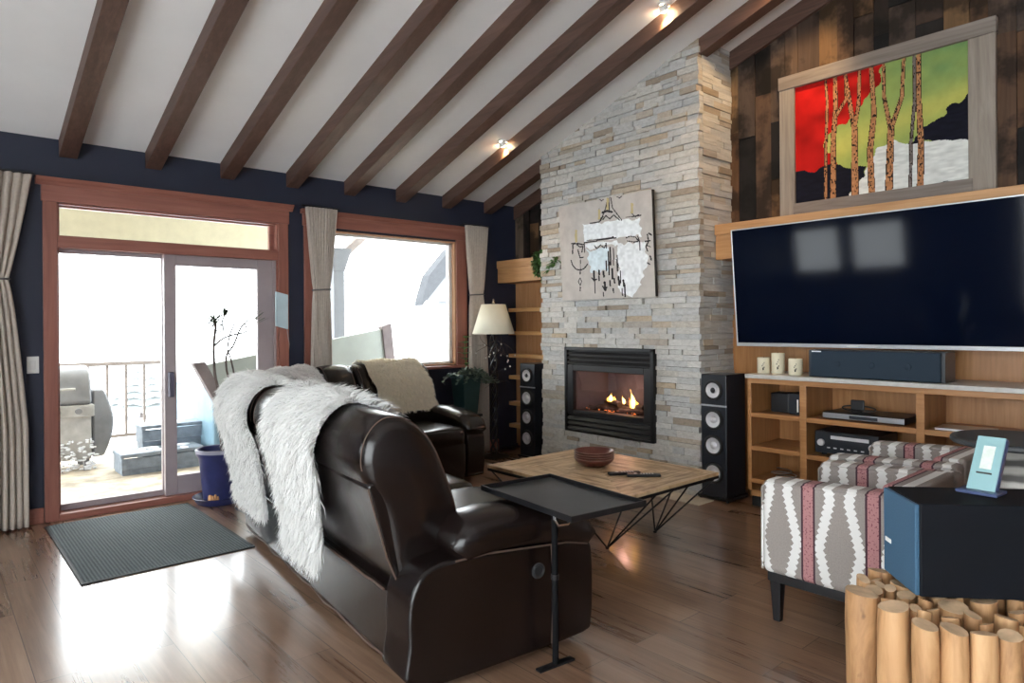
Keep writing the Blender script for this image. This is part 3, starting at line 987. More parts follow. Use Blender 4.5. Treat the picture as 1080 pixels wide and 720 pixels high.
def chandelier_paint(S, Tt):
    # bilinear sketch coordinates
    TL, TR, BL, BR = (140, 190), (622, 80), (163, 660), (632, 625)
    X = (1 - S) * (1 - Tt) * BL[0] + S * (1 - Tt) * BR[0] + (1 - S) * Tt * TL[0] + S * Tt * TR[0]
    Y = (1 - S) * (1 - Tt) * BL[1] + S * (1 - Tt) * BR[1] + (1 - S) * Tt * TL[1] + S * Tt * TR[1]
    n = vnoise(S, Tt, 10, 21)
    n2 = vnoise(S, Tt, 45, 22)
    c = np.array([.56, .51, .47]) * (.92 + .16 * n)[..., None]
    Xj = X + (vnoise(S, Tt, 22, 23) - .5) * 22
    Yj = Y + (vnoise(S, Tt, 22, 24) - .5) * 22
    for poly, col in (([(282, 270), (562, 228), (568, 315), (470, 330), (288, 358)], (.90, .92, .93)), ([(300, 400), (410, 385), (418, 502), (318, 510)], (.74, .83, .87)),
                      ([(448, 362), (592, 348), (606, 450), (565, 565), (522, 625), (470, 605)], (.90, .91, .92)), ([(290, 372), (455, 345), (458, 362), (290, 392)], (.88, .89, .9))):
        m = inpoly(Xj, Yj, poly)
        c = np.where(m[..., None], np.array(col) * (.86 + .24 * n2)[..., None], c)
    ST = []
    def a(pts, w=2.2):
        ST.append((pts, w))
    a([(410, 130), (400, 180), (375, 245)], 2.5); a([(425, 125), (435, 180), (480, 240)], 2.5); a([(418, 125), (418, 200)], 2)
    a([(385, 205), (405, 195), (430, 200)], 6); a([(385, 240), (400, 220), (420, 235), (440, 215), (470, 240)], 3); a([(372, 240), (385, 225)], 4)
    a([(318, 262), (365, 252), (372, 245)], 3); a([(366, 185), (366, 245)], 1.6); a([(500, 225), (572, 212)], 3); a([(530, 205), (545, 222), (560, 210)], 2.5)
    a([(288, 362), (370, 345), (450, 330)], 3.2); a([(300, 352), (440, 326)], 1.8)
    a([(500, 330), (520, 320), (545, 325), (560, 345), (540, 350), (505, 345)], 2.5); a([(555, 320), (565, 350), (565, 390)], 2.5)
    a([(215, 370), (250, 368), (280, 372)], 4); a([(222, 375), (220, 420)], 3.5); a([(245, 375), (262, 385), (278, 380), (272, 410)], 3); a([(250, 400), (262, 440), (280, 435)], 3)
    a([(212, 455), (220, 480), (240, 498), (262, 503), (285, 492), (302, 470)], 3); a([(285, 360), (286, 410)], 2.5); a([(264, 450), (263, 500)], 1.8)
    a([(262, 512), (262, 520)], 4); a([(262, 540), (252, 560), (262, 580), (270, 560), (262, 540)], 2); a([(262, 590), (262, 606)], 3.5)
    for x, ya, yb, w in ((336, 505, 545, 5), (340, 555, 615, 2.6), (362, 500, 520, 5), (362, 530, 550, 4), (386, 505, 530, 5), (392, 560, 598, 6), (412, 400, 520, 3.5), (430, 490, 540, 5),
                         (418, 550, 575, 4), (440, 540, 560, 4), (462, 530, 570, 5), (484, 545, 575, 4), (490, 560, 630, 3), (384, 612, 630, 2.6), (434, 590, 612, 3), (436, 385, 470, 2.5), (400, 450, 500, 3),
                         (420, 380, 470, 4), (455, 420, 500, 3.2), (470, 500, 560, 3), (478, 590, 625, 2.5)):
        a([(x, ya), (x + 2, yb)], w)
    a([(325, 540), (336, 552), (350, 545)], 3.5); a([(382, 580), (392, 600), (402, 585)], 3.5); a([(340, 375), (352, 390), (372, 370), (390, 385), (400, 365)], 2.6); a([(400, 360), (402, 385)], 3)
    a([(600, 310), (605, 345), (592, 372), (600, 395)], 3); a([(608, 305), (618, 312)], 4); a([(590, 345), (612, 340)], 3.4); a([(612, 420), (616, 440)], 3.5); a([(600, 455), (608, 462)], 3)
    a([(368, 138), (378, 146), (390, 138)], 2.2); a([(458, 122), (470, 128), (482, 118)], 2.2); a([(595, 365), (612, 372)], 2.5); a([(450, 440), (462, 470), (455, 500)], 2)
    for pts, w in ST:
        d, _ = stroke_dist(X, Y, pts)
        c = np.where((d < w)[..., None], np.array([.025, .022, .025]), c)
    for x, ya, yb in ((240, 300, 362), (366, 190, 240), (410, 130, 190), (530, 152, 205)):
        m = inpoly(X, Y, [(x - 6, ya), (x + 6, ya), (x + 6, yb), (x - 6, yb)])
        c = np.where(m[..., None], np.array([.55, .44, .22]), c)
    return c

cv = thing('canvas_art', 'pale canvas painting of a dark chandelier on the stone chimney', 'painting', (4.612, 3.99, 1.615))
cv.rotation_euler = (0, R(-2.9), 0)
picture('canvas', 1.083, .888, 190, 160, chandelier_paint, cv, .035)

pa = thing('framed_painting', 'birch tree painting in red and green with weathered grey wood frame above the television', 'painting', (XT - .045, 1.905, 2.205))
picture('painted_panel', 1.175, .95, 235, 190, birch_paint, pa, .02).location = (0, .013, .075)
b = MB().box(-.022, .018, .59, .71, .0, 1.10)
b.build('frame_stile', M['barnwood'], pa, smooth=False, bevel=.004)
b = MB().box(-.022, .018, -.715, -.565, .0, 1.10)
b.build('frame_stile', M['barnwood'], pa, smooth=False, bevel=.004)
b = MB().box(-.03, .018, -.722, .715, 1.005, 1.108)
b.build('frame_rail', M['barnwoody'], pa, smooth=False, bevel=.004)
b = MB().box(-.025, .018, -.59, .60, -.0, .105)
b.build('frame_rail', M['barnwoody'], pa, smooth=False, bevel=.004)

# ------------------------------------------------------------------ mantel shelf beams
def mantel(ya, yb, xf, z0, z1, label):
    t = thing('mantel_shelf', label, 'shelf', (xf, (ya + yb) / 2, z0), 0, 'thick wooden mantel shelves')
    h = z1 - z0
    w = (yb - ya) / 2
    MB().box(0, XT - xf - .03, -w, w, h - .085, h).build('shelf_top', M['mantel'], t, smooth=False, bevel=.004)
    MB().box(.012, XT - xf - .03, -w + .004, w - .004, 0, h - .085).build('fascia', M['mantel'], t, smooth=False, bevel=.003)
    return t
mantel(-.2, Y0 - .004, 4.885, 1.905, 2.19, 'long thick wooden shelf above the television, under the birch painting')
mantel(Y1 + .006, YW - .012, 4.86, 1.855, 2.10, 'short thick wooden shelf in the corner left of the stone chimney')

# thin shelves of the corner niche
zsh = [(1.575, 'topmost'), (1.315, 'second'), (1.06, 'third'), (.815, 'fourth'), (.52, 'fifth'), (.27, 'lowest')]
for z, nm in zsh:
    m = MB().box(5.03, XT - .03, Y1 + .006, YW - .012, z - .042, z)
    tag(m.build('niche_shelf', M['pine'], smooth=False, bevel=.004), 'thin honey wood shelf in the corner niche, %s of the six thin ones' % nm, 'shelf', 'thin shelves of the corner niche')

# ------------------------------------------------------------------ media cabinet
CXF = 4.70
CY = [-.05, .70, 1.498, 2.246, 2.672]
mc = thing('media_cabinet', 'honey wood open media cabinet under the television', 'cabinet', (CXF, 0, 0))
D = XT - CXF - .005
b = MB()
for ya in (CY[0] - .02, CY[-1] - .02):
    MB().box(.02, D, ya, ya + .02, .08, .955).build('side_panel', M['maplez'], mc, smooth=False)
MB().box(D - .012, D, CY[0], CY[-1] - .02, .08, .955).build('back_panel', M['maplez'], mc, smooth=False)
MB().box(.06, .10, CY[0], CY[-1], 0, .10).build('toe_kick', M['rubber'], mc, smooth=False)
b = MB()
for y in CY:
    lo, hi = y - .024, y + .024
    if y == CY[-1]:
        lo, hi = y - .03, y
    b.box(0, .022, lo, hi, .09, .935)
b.box(0, .022, CY[0] - .024, CY[-1], .935, .972).box(0, .022, CY[0] - .024, CY[-1], .09, .135)
b.build('face_frame', M['maple'], mc, smooth=False, bevel=.003)
for y in CY[1:-1]:
    MB().box(.022, D - .012, y - .01, y + .01, .10, .955).build('divider', M['maplez'], mc, smooth=False)
for i in range(4):
    for z in ((.715, .465, .22) if i == 3 else (.715, .455)):
        MB().box(.004, D - .013, CY[i] + .012, CY[i + 1] - .022, z - .034, z).build('cabinet_shelf', M['maple'], mc, smooth=False, bevel=.003)
    MB().box(.02, D - .013, CY[i] + .012, CY[i + 1] - .022, .10, .125).build('cabinet_floor', M['maple'], mc, smooth=False)
tag(MB().box(CXF - .022, XT - .004, -.12, CY[-1] + .01, .973, 1.003).build('worktop', M['counter'], smooth=False, bevel=.004), 'long pale grey worktop on the media cabinet', 'worktop')

# ------------------------------------------------------------------ television
tv = thing('television', 'large flat television with a silver edge, screen off', 'television', (4.885, 1.885, 1.207))
tv.rotation_euler = (0, R(-5.4), 0)
TW, TH = .975, .915
MB().box(0, .05, -TW, TW, 0, TH).build('housing', M['black'], tv, smooth=False, bevel=.006)
MB().box(-.004, .0, -TW + .008, TW - .008, .028, TH - .008).build('screen', M['screen'], tv, smooth=False)
b = MB()
b.box(-.007, .004, -TW, TW, TH - .009, TH).box(-.007, .004, TW - .009, TW, 0, TH).box(-.007, .004, -TW, -TW + .009, 0, TH)
b.box(-.010, .004, -TW, TW, 0, .026)
b.build('bezel', M['bezel'], tv, smooth=False, bevel=.002)
MB().box(-.0115, -.0095, .05, .13, .008, .017).build('badge', M['white'], tv, smooth=False)
MB().box(.05, .12, -.3, .3, .25, .65).box(.11, .26, -.12, .12, .35, .55).build('wall_bracket', M['blackmetal'], tv, smooth=False)

# ------------------------------------------------------------------ loudspeakers
def driver(m_ring, m_cone, z, r):
    """ring and cone facing -x, centre at y=0"""
    Tm = Matrix.Translation((0, 0, z)) @ Matrix.Rotation(-PI / 2, 4, 'Y')
    m_ring.lathe([(r * 1.24, -.001), (r * 1.24, .010), (r * 1.16, .018), (r * 1.04, .020), (r * .92, .014), (r * .88, .010)], 40, T=Tm, caps=False)
    m_cone.lathe([(r * .90, .013), (r * .75, .009), (r * .55, .005), (r * .44, .003), (r * .42, .006), (r * .28, .012), (r * .12, .015), (.001, .0155)], 40, T=Tm, caps=False)
def tower(label, loc, rz=0):
    t = thing('tower_speaker', label, 'speaker', loc, rz, 'black tower loudspeakers')
    MB().box(0, .28, -.112, .112, .03, .985).build('enclosure', M['spk'], t, smooth=False, bevel=.006)
    MB().box(-.02, .30, -.135, .135, .012, .03).build('plinth', M['black'], t, smooth=False, bevel=.003)
    for sx in (.0, .27):
        for sy in (-.12, .12):
            MB().lathe([(.004, 0), (.012, .004), (.012, .014)], 10, (sx, sy, 0)).build('foot', M['rubber'], t)
    MB().box(-.003, .01, -.112, .112, .735, .748).build('trim_strip', M['bezel'], t, smooth=False)
    for i, z in enumerate((.862, .632, .430, .215)):
        r, c = MB(), MB()
        driver(r, c, z, .068 if i else .066)
        g = r.build('driver', M['rubber'], t)
        c.build('cone', M['silver'], g)
        if i == 0:
            d = MB().lathe([(.022, .010), (.016, .018), (.001, .021)], 16, T=Matrix.Translation((0, 0, z)) @ Matrix.Rotation(-PI / 2, 4, 'Y'))
            d.build('tweeter', M['black'], g)
    return t
tower('black tower speaker with four silver drivers between the stone chimney and the media cabinet', (4.672, 2.945, 0))
sl = tower('black tower speaker in the corner niche beside the floor lamp', (4.72, 5.16, 0))

cs = thing('center_speaker', 'wide low centre speaker on the worktop under the television', 'speaker', (4.735, 1.80, 1.004))
MB().box(.015, .215, -.425, .425, .0, .190).build('enclosure', M['spk'], cs, smooth=False, bevel=.004)
MB().box(0, .02, -.405, .405, .004, .186).build('grille', M['grille'], cs, smooth=False, bevel=.006)
MB().box(-.003, .0, .33, .395, .176, .184).build('badge', M['bezel'], cs, smooth=False)
for y in (-.22, 0, .22):
    r, c = MB(), MB()
    Tm = Matrix.Translation((0, y, .095)) @ Matrix.Rotation(-PI / 2, 4, 'Y')
    r.lathe([(.022, -.001), (.020, .004), (.008, .006), (.001, .0065)], 24, T=Tm, caps=False)
    r.build('dome', M['grille'], cs)

# ------------------------------------------------------------------ candles on the worktop
def candle(label, x, y, r, h):
    t = thing('pillar_candle', label, 'candle', (x, y, 1.004), 0, 'ivory candles on the worktop')
    MB().lathe([(r * .96, 0), (r, .004), (r, h - .004), (r * .96, h), (r * .5, h - .006), (.002, h - .008)], 28).build('wax', M['candle'], t)
    MB().tube([(0, 0, h - .01), (.001, 0, h + .008)], .0015, 6).build('wick', M['ink'], t)
    m = MB()
    for k in range(5):
        a0 = PI + .35 + .16 * math.sin(k * 2.1)
        m.tube([(r * 1.01 * math.cos(a0 + .1 * math.sin(i)), r * 1.01 * math.sin(a0 + .1 * math.sin(i)), h * (.25 + .1 * k + .02 * i)) for i in range(4)], .0035 - .0004 * k, 5)
    m.lathe([(.0, -.002), (.011, -.001), (.011, .001), (0, .002)], 10, T=Matrix.Translation((r * math.cos(PI + .35), r * math.sin(PI + .35), h * .28)) @ Matrix.Rotation(PI / 2, 4, 'Y') @ Matrix.Rotation(.35, 4, 'X'))
    m.build('printed_flower', M['ink'], t)
candle('short ivory candle nearest the stone chimney', 4.87, 2.63, .048, .118)
candle('tall ivory candle between two shorter ones', 4.87, 2.515, .047, .155)
candle('short ivory candle next to the centre speaker', 4.84, 2.365, .049, .118)

# ------------------------------------------------------------------ things in the cabinet
t = thing('network_router', 'black upright router box with a white light bar in the top left cabinet bay', 'router', (4.79, 2.345, .716))
MB().box(0, .14, -.05, .05, 0, .155).build('case', M['spk'], t, smooth=False, bevel=.006)
MB().box(-.003, 0, -.024, -.014, .02, .11).build('light_bar', M['white'], t, smooth=False)
t = tag(MB().box(4.84, 4.98, 2.42, 2.56, .716, .86).build('storage_box', M['black'], smooth=False, bevel=.006), 'plain dark box beside the upright router on the upper left cabinet shelf', 'box')
t = thing('disc_player', 'flat silver and black disc player on the upper middle shelf', 'disc player', (4.735, 1.86, .716))
MB().box(0, .30, -.26, .26, .006, .050).build('case', M['black'], t, smooth=False, bevel=.004)
MB().box(-.006, .002, -.26, .26, .010, .046).build('front_panel', M['steel'], t, smooth=False, bevel=.003)
MB().box(-.008, -.005, -.10, .08, .016, .038).build('disc_tray', M['spk'], t, smooth=False)
t = thing('antenna', 'small black antenna gadget with a looped cable on top of the disc player', 'antenna', (4.82, 1.93, .767))
MB().box(0, .05, -.035, .035, .0, .012).build('base', M['black'], t, smooth=False, bevel=.003)
MB().box(.015, .03, -.045, .045, .012, .085).build('body', M['black'], t, smooth=False, bevel=.01)
m = MB()
m.tube([(.04 + .01 * math.sin(a), .11 * math.cos(a), .024 + .018 * math.sin(a)) for a in [i * 2 * PI / 24 for i in range(24)]], .005, 8, loop=True)
m.build('cable_loop', M['rubber'], t)
t = thing('av_receiver', 'black receiver with a lit front in the middle cabinet bay', 'receiver', (4.735, 1.965, .466))
MB().box(0, .33, -.21, .21, .012, .165).build('case', M['black'], t, smooth=False, bevel=.005)
MB().box(-.006, .002, -.21, .21, .014, .160).build('front_panel', M['spk'], t, smooth=False, bevel=.004)
MB().box(-.008, -.005, -.15, .10, .115, .138).build('display', M['silver'], t, smooth=False)
for k in range(6):
    MB().box(-.009, -.005, -.12 + .045 * k, -.10 + .045 * k, .05, .058).build('button', M['silver'], t, smooth=False)
for y in (.165, -.175):
    MB().lathe([(.024, 0), (.024, .014), (.02, .018), (.001, .018)], 20, T=Matrix.Translation((-.004, y, .085)) @ Matrix.Rotation(-PI / 2, 4, 'Y')).build('knob', M['silver'], t)
for y in (.16, -.16):
    MB().lathe([(.018, 0), (.018, .013)], 12, (.03, y, 0)).build('foot', M['rubber'], t)
def magazine(label, x, y, rz, w, l):
    t = thing('magazine', label, 'magazine', (x, y, .716), rz, 'magazines in the right cabinet bay')
    MB().box(-w / 2, w / 2, -l / 2, l / 2, .001, .010).build('pages', M['paper'], t, smooth=False)
    MB().box(-w / 2 - .003, w / 2 + .003, -l / 2 - .003, l / 2 + .003, .010, .0125).build('front_cover', M['steel'], t, smooth=False)
magazine('thin magazine lying flat in the right cabinet bay beside the divider', 4.85, 1.29, R(4), .21, .29)
magazine('thin magazine lying flat at the right edge of the photo', 4.80, .93, R(-14), .21, .29)
m = MB()
m.tube([(4.86 + .07 * math.cos(a), 2.43 + .08 * math.sin(a) + .006 * a, .228 + .004 * a) for a in [i * .4 for i in range(34)]], .005, 7)
tag(m.build('cable', M['steel']), 'coiled grey cable on the bottom left cabinet shelf', 'cable')

# ------------------------------------------------------------------ leather sofas
PROF = [(.02, .34), (-.03, .50), (-.085, .72), (-.128, .80), (-.145, .88), (-.12, .97), (-.055, 1.03), (.03, 1.028), (.115, .975), (.175, .895), (.215, .81), (.232, .765),
        (.256, .70), (.282, .60), (.292, .50), (.282, .41), (.20, .35), (.10, .335)]
PROFD = [(p.x, p.y) for p in catmull([Vector((a, c, 0)) for a, c in PROF], 4)]
CEN = (sum(p[0] for p in PROFD) / len(PROFD), sum(p[1] for p in PROFD) / len(PROFD))
def back_loft(m, ya, yb, rad=.075):
    L = yb - ya
    ds = [0, .012, .03, .05, .075]
    rs = []
    def ring(y, ins):
        out = []
        for (px, pz) in PROFD:
            dx, dz = px - CEN[0], pz - CEN[1]
            l = math.hypot(dx, dz)
            k = max(.2, (l - ins) / l)
            out.append((CEN[0] + dx * k, y, CEN[1] + dz * k))
        return out
    for d in ds:
        ins = rad - math.sqrt(max(0, rad * rad - (rad - d) ** 2))
        rs.append(ring(ya + d, ins * .8))
    for k in range(1, 7):
        y = ya + .075 + (L - .15) * k / 7
        rs.append(ring(y, -.006 * math.sin(PI * k / 7)))
    for d in reversed(ds):
        ins = rad - math.sqrt(max(0, rad * rad - (rad - d) ** 2))
        rs.append(ring(yb - d, ins * .8))
    m.rings(rs)
ARM = [(-.015, .05), (-.03, .20), (-.03, .34), (.0, .43), (.06, .482), (.2, .492), (.45, .478), (.68, .462), (.82, .44), (.852, .39), (.856, .20), (.845, .09), (.80, .045), (.4, .035)]
def sofa(name, label, loc, rz, L, backs, arm0, arm1, AW=.24):
    t = thing(name, label, 'sofa', loc, rz)
    y0 = AW if arm0 else 0
    y1 = L - AW if arm1 else L
    m = MB()
    m.hexa([(.03, y0 - .01, .04), (.80, y0 - .01, .04), (.80, y1 + .01, .04), (.03, y1 + .01, .04)], [(.0, y0 - .01, .37), (.80, y0 - .01, .37), (.80, y1 + .01, .37), (.0, y1 + .01, .37)])
    m.build('base', M['leather'], t, bevel=.025, seg=3)
    m = MB()
    m.hexa([(.005, .0 if not arm0 else .02, .045), (.05, .1, .045), (.05, y1, .045), (.005, y1, .045)], [(-.026, .0 if not arm0 else .10, .36), (.05, .12, .36), (.05, y1, .36), (-.026, y1, .36)])
    m.build('rear_panel', M['leather'], t, bevel=.012, seg=3)
    m = MB().tube([(-.028, y0, .35 + .004 * math.sin(9 * k)) if False else (-.03, y0 + (y1 - y0) * k / 24, .352 + .003 * math.sin(2.1 * k)) for k in range(25)], .005, 6)
    m.build('piping', M['stitch'], t)
    m = MB().tube([(.004 + .004 * math.sin(1.7 * k), y0 + (y1 - y0) * k / 30, .045 + .006 * math.sin(1.1 * k)) for k in range(31)], .006, 6)
    m.build('hem', M['stitch'], t)
    for (ya, yb) in backs:
        m = MB()
        back_loft(m, ya, yb)
        bo = m.build('backrest', M['leather'], t, ang=60)
        # flat shell on the rear of the backrest
        m = MB()
        sh = [(.012, .35), (-.045, .50), (-.105, .715), (-.122, .775), (-.112, .79), (-.02, .79), (.06, .36)]
        m.prism(sh, ya + .012, yb - .012, 'y')
        m.build('back_shell', M['leather'], bo, bevel=.016, seg=3)
        for s in (ya + .014, yb - .014):
            MB().tube([(.009, s, .36), (-.048, s, .50), (-.107, s, .715), (-.121, s, .77)], .0035, 6).build('seam', M['stitch'], bo)
        for yy in (ya + .006, yb - .006):
            ys = yy + (.034 if yy < (ya + yb) / 2 else -.034)
            pts = []
            for px, pz in PROFD[14:58]:
                l = math.hypot(px - CEN[0], pz - CEN[1])
                kk = (l - .0068) / l
                pts.append((CEN[0] + (px - CEN[0]) * kk, ys, CEN[1] + (pz - CEN[1]) * kk))
            MB().tube(pts, .0028, 6).build('seam', M['stitch'], bo)
        # seat and footrest
        sa, sb = max(ya, y0), min(yb, y1)
        m = MB().sq((.56, (sa + sb) / 2, .425), (.335, (sb - sa) / 2 - .004, .085), .35, .22, 40, 16)
        m.build('seat_cushion', M['leather'], t, ang=70)
        m = MB().sq((.815, (sa + sb) / 2, .22), (.055, (sb - sa) / 2 - .006, .19), .3, .25, 32, 16)
        m.build('footrest', M['leather'], t, ang=70)
    for flag, ya in ((arm0, 0), (arm1, L - AW)):
        if not flag:
            continue
        poly = [(p.x, p.y) for p in catmull([Vector((a, c, 0)) for a, c in ARM], 3)]
        ao = MB().prism(poly, ya + .012, ya + AW - .012, 'y').build('arm', M['leather'], t, bevel=.022, seg=4, ang=60)
        # padded arm top, drooping over the front
        rs = []
        for k in range(15):
            u = k / 14
            x = .16 + .715 * u
            zc = .532 + .022 * math.sin(PI * min(1, u * 1.5)) - .10 * max(0, u - .72) ** 1.2 * 3
            e = min(1, math.sqrt(max(0, 1 - (1 - min(u / .10, 1)) ** 2)) * .75 + .25) * min(1, math.sqrt(max(0, 1 - (1 - min((1 - u) / .12, 1)) ** 2)) * .8 + .2)
            hw, hh = (AW / 2 + .012) * (.75 + .25 * e), .088 * e
            ring = []
            for q in range(24):
                a = 2 * PI * q / 24
                ca, sa = math.cos(a), math.sin(a)
                ring.append((x, ya + AW / 2 + hw * math.copysign(abs(ca) ** .65, ca), zc + hh * math.copysign(abs(sa) ** .75, sa)))
            rs.append(ring)
        MB().rings(rs).build('arm_cushion', M['leather'], ao, ang=75)
        s = -1 if ya == 0 else 1
        yo = ya + .008 if s < 0 else ya + AW - .008
        MB().tube([(.16, yo, .487), (.3, yo, .489), (.5, yo, .473), (.7, yo, .458), (.82, yo, .432)], .004, 6).build('seam', M['stitch'], ao)
        MB().tube([(.62, yo, .46), (.63, yo, .3), (.62, yo, .05)], .0025, 6).build('seam', M['stitch'], ao)
        k = MB().lathe([(.032, 0), (.032, .006), (.024, .010), (.02, .006), (.001, .006)], 24, T=Matrix.Translation((.55, yo, .37)) @ Matrix.Rotation(s * -PI / 2, 4, 'X'))
        k.build('recline_button', M['rubber'], ao)
    for x in (.08, .74):
        for y in (y0 + .06, y1 - .06):
            MB().lathe([(.03, 0), (.03, .05)], 12, (x, y, 0)).build('foot', M['black'], t)
    return t

NS = (1.36, 2.08, 0)
NR = R(-6.3)
sofa('reclining_sofa', 'dark brown leather reclining sofa with its back to the camera under two white furs', NS, NR, 2.56, [(.155, 1.0), (1.0, 1.79), (1.79, 2.555)], True, False)
LS = (2.58, 5.56, 0)
LR = R(-90)
sofa('loveseat', 'dark leather loveseat under the picture window with a cream sheepskin', LS, LR, 1.22, [(.0, .33), (.33, 1.12)], False, True, .22)
WS = (1.68, 4.79, 0)
WR = math.atan2(-.735, .678)
wd = thing('corner_seat', 'dark leather corner wedge joining the two sofas under a grey white plush', 'sofa', WS, WR)
m = MB()
back_loft(m, .13, 1.06)
m.build('backrest', M['leather'], wd, ang=60)
MB().prism([(.0, .15), (.0, 1.04), (.42, .92), (.66, .62), (.42, .33)], .05, .37, 'z').build('base', M['leather'], wd, bevel=.02)
MB().prism([(.1, .22), (.1, 1.0), (.42, .90), (.64, .62), (.42, .35)], .36, .50, 'z').build('seat_cushion', M['leather'], wd, bevel=.05, seg=4)
for p in ((.08, .25), (.08, .94), (.55, .62)):
    MB().lathe([(.03, 0), (.03, .06)], 12, (p[0], p[1], 0)).build('foot', M['black'], wd)

# ------------------------------------------------------------------ furs
def offset_path(pts, off, n=60):
    """resample an open path (x,z) and push it outwards (to its left when walking)"""
    P = catmull([Vector((a, c, 0)) for a, c in pts], 8, False)
    d = [0]
    for i in range(1, len(P)):
        d.append(d[-1] + (P[i] - P[i - 1]).length)
    xs = np.interp(np.linspace(0, d[-1], n), d, [p.x for p in P])
    zs_ = np.interp(np.linspace(0, d[-1], n), d, [p.y for p in P])
    tx, tz = np.gradient(xs), np.gradient(zs_)
    l = np.hypot(tx, tz)
    nx, nz = -tz / l, tx / l
    return xs + nx * off, zs_ + nz * off, nx, nz, tx / l, tz / l, d[-1]

def fur(name, label, loc, rz, path, ya, yb, mat, length, count, group, off=.014, wide=None, seed=1, lay=.55, stiff=.55, blade=.0034, clumps=900, shear=0.0):
    """path: points (x,z) walked from the rear hem over the top to the front hem; width along y from ya to yb"""
    rg = np.random.default_rng(seed)
    NP, NW = 46, 26
    X, Z, nx, nz, tx, tz, L = offset_path(path, off, NP)
    s_ = np.linspace(0, 1, NP)
    wfun = wide or (lambda s, side: 0.0)
    lo = np.array([ya + wfun(s, -1) for s in s_]) + .012 * np.sin(s_ * 17 + seed)
    hi = np.array([yb + wfun(s, 1) for s in s_]) + .012 * np.sin(s_ * 14 + 2 * seed)
    u = np.linspace(0, 1, NW)
    wav = .010 * np.sin(u * 13 + seed)[None, :] * (.4 + .6 * np.abs(np.sin(s_ * 3))[:, None])
    GX = X[:, None] + nx[:, None] * (wav + .004)
    GZ = Z[:, None] + nz[:, None] * (wav + .004)
    GY = lo[:, None] * (1 - u) + hi[:, None] * u
    verts = np.stack([GX, GY, GZ], -1).reshape(-1, 3)
    faces = [(i * NW + j, i * NW + j + 1, (i + 1) * NW + j + 1, (i + 1) * NW + j) for i in range(NP - 1) for j in range(NW - 1)]
    rn = [.25] * len(faces)
    # strands
    a = rg.random(count) * (NP - 1.001)
    w = rg.random(count)
    i0 = a.astype(int)
    f = a - i0
    def lerp(q):
        return q[i0] * (1 - f) + q[i0 + 1] * f
    wv = .010 * np.sin(w * 13 + seed) * (.4 + .6 * np.abs(np.sin(lerp(s_) * 3))) + .004
    N = np.stack([lerp(nx), np.zeros(count), lerp(nz)], -1)
    B = np.stack([lerp(X), lerp(lo) * (1 - w) + lerp(hi) * w, lerp(Z)], -1) + N * wv[:, None]
    # lie down along the fall line: towards the nearest hem
    T_ = np.stack([lerp(tx), np.zeros(count), lerp(tz)], -1)
    down = np.where(T_[:, 2:3] > 0, -T_, T_)
    edge = (w - .5)[:, None] * np.array([0, 1, 0]) * 1.1 * np.abs(2 * w - 1)[:, None] ** 3
    # clumps
    ca = rg.random(clumps) * (NP - 1)
    cw = rg.random(clumps)
    cdir = rg.normal(0, 1, (clumps, 3))
    # nearest clump by coarse grid search
    pa_ = np.stack([a / (NP - 1) * L, w * (yb - ya)], -1)
    pc_ = np.stack([ca / (NP - 1) * L, cw * (yb - ya)], -1)
    near = np.empty(count, int)
    for k in range(0, count, 2000):
        dd = ((pa_[k:k + 2000, None, :] - pc_[None]) ** 2).sum(-1)
        near[k:k + 2000] = dd.argmin(1)
    toc = pc_[near] - pa_
    pull = T_ * toc[:, :1] + np.array([0, 1, 0]) * toc[:, 1:2]
    ln = length * (.65 + .55 * rg.random(count))
    d1 = N * (stiff + .25 * rg.random((count, 1))) + down * lay + edge + rg.normal(0, .22, (count, 3)) + cdir[near] * .16
    d1 /= np.linalg.norm(d1, axis=1, keepdims=True)
    d2 = d1 * .55 + down * (lay + .15) + np.array([0, 0, -.28]) + N * .12 + rg.normal(0, .12, (count, 3)) + edge * .3
    d2 /= np.linalg.norm(d2, axis=1, keepdims=True)
    P0 = B - N * .004
    P1 = B + d1 * (ln * .5)[:, None] + pull * .35
    P2 = P1 + d2 * (ln * .6)[:, None] + pull * .25
    side = np.cross(d1, rg.normal(0, 1, (count, 3)))
    side /= np.linalg.norm(side, axis=1, keepdims=True) + 1e-9
    bw = blade * (.7 + .6 * rg.random(count))[:, None]
    o = len(verts)
    V = np.empty((count, 5, 3))
    V[:, 0] = P0 - side * bw * .5
    V[:, 1] = P0 + side * bw * .5
    V[:, 2] = P1 + side * bw * .42
    V[:, 3] = P1 - side * bw * .42
    V[:, 4] = P2
    allv = np.concatenate([verts, V.reshape(-1, 3)])
    ids = (o + 5 * np.arange(count))[:, None]
    q = (ids + np.array([0, 1, 2, 3])).tolist()
    t3 = (ids + np.array([3, 2, 4])).tolist()
    faces += [tuple(x) for x in q] + [tuple(x) for x in t3]
    rv = rg.random(clumps)[near] * .5 + rg.random(count) * .5
    rn += rv.tolist() + np.minimum(1, rv + .15).tolist()
    me = bpy.data.meshes.new(name)
    me.from_pydata(allv.tolist(), [], faces)
    at = me.attributes.new('rnd', 'FLOAT', 'FACE')
    at.data.foreach_set('value', rn)
    me.materials.append(mat)
    ob = bpy.data.objects.new(name, me)
    COL.objects.link(ob)
    ob.location = loc
    ob.rotation_euler = (0, 0, rz)
    return tag(ob, label, 'throw', group)

